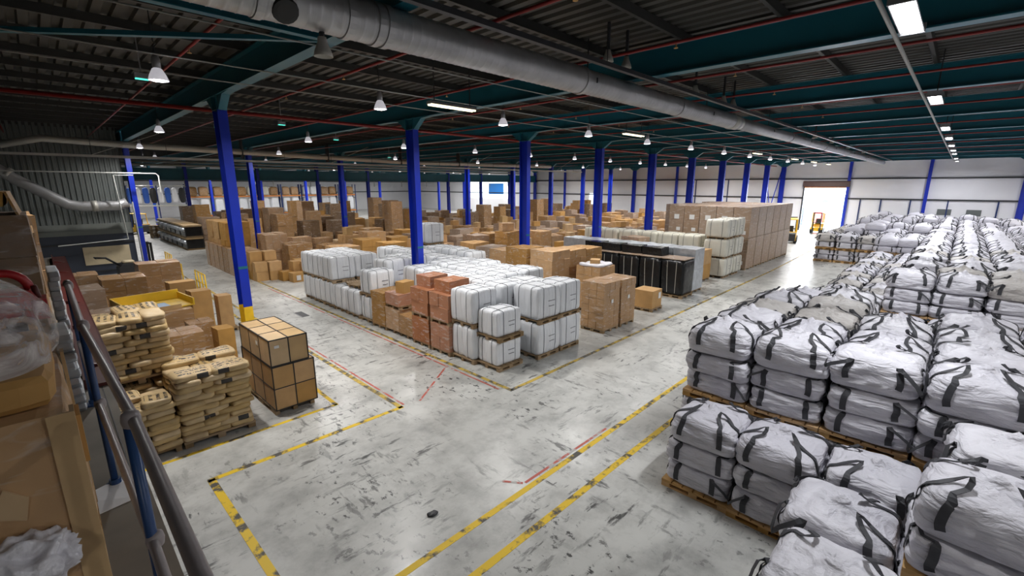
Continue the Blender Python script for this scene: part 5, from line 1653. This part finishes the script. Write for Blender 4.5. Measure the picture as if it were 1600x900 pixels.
# paper lying on the deck
pp = MB().add([(-0.16, -0.12, 0.004), (0.1, -0.15, 0.006), (0.2, 0.02, 0.012), (0.04, 0.15, 0.02), (-0.15, 0.1, 0.03),
               (-0.16, -0.12, 0.0), (0.1, -0.15, 0.002), (0.2, 0.02, 0.008), (0.04, 0.15, 0.016), (-0.15, 0.1, 0.026)],
              [(0, 1, 2, 3, 4), (9, 8, 7, 6, 5), (0, 5, 6, 1), (1, 6, 7, 2), (2, 7, 8, 3), (3, 8, 9, 4), (4, 9, 5, 0)])
tag(build('paper_sheet', pp, M['paper'], None, (0.02, 3.55, PZ), R(15)), 'crumpled white paper sheet lying on the platform floor', 'paper')

# big carton close to the rail with a film-covered carton on it
nc = thing('large_carton', 'large brown carton on the platform next to the handrail', 'carton', (-0.55, 2.90, PZ + 0.13))
mb = soft_body(MB(), soft_map(1.02, 1.0, 0.93, 170, k=26, amp=0.015, bulge=0.0, fx=2, fz=2), 12, 12)
build('carton_body', mb, M['card'], nc)
build('corner_strip', MB().prism([(0.44, -0.515), (0.522, -0.515), (0.522, -0.43), (0.508, -0.43), (0.508, -0.503), (0.44, -0.503)], 2, 0, 0.92), M['card_pale'], nc)
build('corner_strip', MB().prism([(0.508, 0.42), (0.522, 0.42), (0.522, 0.5), (0.508, 0.5)], 2, 0, 0.92), M['card_pale'], nc)
build('edge_tab', MB().prism([(0.508, -0.2), (0.535, -0.2), (0.535, -0.05), (0.508, -0.05)], 2, 0.55, 0.78), M['card_gold'], nc)
build('torn_flap', MB().prism([(0.24, 0.58), (0.33, 0.53), (0.35, 0.62), (0.29, 0.68)], 1, -0.512, -0.50), M['card_pale'], nc)
pal_new.place((-0.55, 2.90, PZ), 0, 'pale pallet under the large carton by the handrail', 'pallets on the platform', (0.96, 0.95, 1))
fc = thing('film_covered_carton', 'brown carton under loose clear stretch film on the large carton', 'carton', (-0.56, 2.93, PZ + 1.062))
build('carton_body', soft_body(MB(), soft_map(0.98, 0.93, 0.13, 171, k=18, amp=0.015, bulge=0.02), 10, 5), M['card_gold'], fc)
P_ = soft_map(1.04, 1.0, 0.34, 172, k=4, amp=0.05, fx=3.2, fz=3.2, bulge=-0.05, dome=0.20)
build('stretch_film', soft_body(MB(), P_, 22, 12), M['film'], fc, (0, 0, 0.02), smooth=True)
build('inner_pack', soft_body(MB(), soft_map(0.66, 0.6, 0.24, 173, k=7, amp=0.03), 8, 4), M['card_pale'], fc, (-0.1, 0.08, 0.13), smooth=True)
o = build('crumpled_film', soft_body(MB(), soft_map(0.24, 0.16, 0.20, 174, k=2.6, amp=0.045, fx=11, fz=11, fold=True), 26, 18), M['film_white'], None, (-0.25, 2.31, PZ + 0.40), smooth=True)
tag(o, 'crumpled white film clump bulging at the face of the large carton', 'film')
build('film_tail', soft_body(MB(), soft_map(0.18, 0.06, 0.45, 175, k=2.6, amp=0.05, fx=6, fz=4), 12, 10), M['film_white'], o, (-0.04, 0.04, -0.44), smooth=True)

# red pallet truck head, cartons and the tall wrapped load further along the platform
pt = thing('pallet_truck', 'red hand pallet truck leaning by the wrapped load on the platform', 'pallet truck', (-0.53, 4.55, PZ))
build('cross_head', MB().box(-0.5, 0.46, -0.06, 0.06, 1.04, 1.13), M['red'], pt)
build('end_block', MB().box(0.36, 0.47, -0.09, 0.09, 1.01, 1.15), M['red'], pt)
build('pump_housing', MB().prism([(0.1, 1.13), (0.44, 1.13), (0.40, 1.22), (0.14, 1.22)], 1, -0.1, 0.1), M['red'], pt)
build('hoop_handle', MB().tube([(0.28 + 0.12 * math.cos(a), 0, 1.22 + 0.12 * math.sin(a)) for a in [i * math.pi / 10 for i in range(11)]], 0.028, 10), M['red'], pt, smooth=True)
build('lever', MB().tube([(0.44, 0, 1.1), (0.42, -0.02, 1.24)], 0.018, 8), M['maroon'], pt, smooth=True)
for s in (-1, 1):
    build('leg_frame', MB().box(s * 0.3 - 0.05, s * 0.3 + 0.05, -0.05, 0.05, 0.0, 0.98), M['dark'], pt)
    build('fork', MB().box(s * 0.3 - 0.08, s * 0.3 + 0.08, 0.05, 0.26, 0.06, 0.12), M['maroon'], pt)
o = make_cartons('carton', 'carton', 0.62, 0.5, 0.78, 1, 1, 1, M['card_gold']).place((-0.46, 5.12, PZ + 0.16), 0.03, 'golden carton behind the red pallet truck on the platform', 'loose cartons')
pal_old.place((-0.46, 5.12, PZ), 0, 'pallet under the golden carton behind the red truck', 'pallets on the platform', (0.62, 0.55, 1.2))
tw = make_load('wrapped_carton_load', 'carton load', 180, 1.35, 1.2, 1.58, 2, 2, 4, M['card_dark'], warp=0.05, g=0.006)
pal_old.place((-0.77, 6.75, PZ), 0, 'pallet under the tall dark wrapped load on the platform', 'pallets on the platform', (1.32, 1.2, 1))
o = tw.place((-0.77, 6.75, PZ + PH), 0, 'tall dark wrapped carton load on the platform', 'platform loads', (1, 1, 0.96))
build('film_skin', soft_body(MB(), soft_map(1.40, 1.25, 1.60, 181, k=12, amp=0.03, bulge=0.0), 14, 14), M['film_thin'], o, (0, 0, 0), smooth=True)
fl = thing('flat_carton', 'flat golden carton lid lying on the tall dark wrapped load', 'carton', (-0.80, 6.7, PZ + PH + 1.60))
build('lid', MB().prism([(-0.62, 0), (0.58, 0), (0.60, 0.13), (-0.62, 0.13)], 1, -0.55, 0.55), M['card_gold'], fl)
build('side_flap', MB().prism([(0.60, 0.13), (0.62, 0.13), (0.72, -0.30), (0.705, -0.30)], 1, -0.5, 0.5), M['card'], fl)
# white flat packs in a leaning pile between the load and the red edge beam
fp = soft_map(0.11, 0.6, 0.075, 190, k=9, amp=0.012)
o = build('flat_pack', soft_body(MB(), fp, 8, 2), M['silver'], smooth=False)
o['label'] = 'x'; o['category'] = 'flat pack'
fpk = Kind(o)
for i in range(9):
    fpk.place((-0.03 + 0.006 * math.sin(i * 2.1), 5.45 + 0.03 * math.cos(i * 1.7), PZ + 0.078 * i), 0.03 * math.sin(i * 3.3), 'pale flat pack in the pile beside the red edge beam, %s up' % nth(i + 1), 'flat packs')
for i in range(7):
    fpk.place((-0.01 + 0.006 * math.sin(i * 1.3), 8.3 + 0.02 * math.cos(i * 2.7), PZ + 0.125 * i), 0.02 * math.sin(i * 2.3), 'pale flat pack in the second pile beside red beam, %s up' % nth(i + 1), 'flat packs', (1, 1.3, 1.6))
lo = make_load('wrapped_carton_load', 'carton load', 183, 1.0, 1.2, 1.3, 2, 2, 3, M['card'], warp=0.03)
lo.place((-0.6, 9.6, PZ), 0, 'brown cartons behind the tall dark load on the platform', 'platform loads')
lo.place((-0.6, 11.8, PZ), 0.05, 'second brown cartons far along the platform', 'platform loads', (1, 1, 1.1))
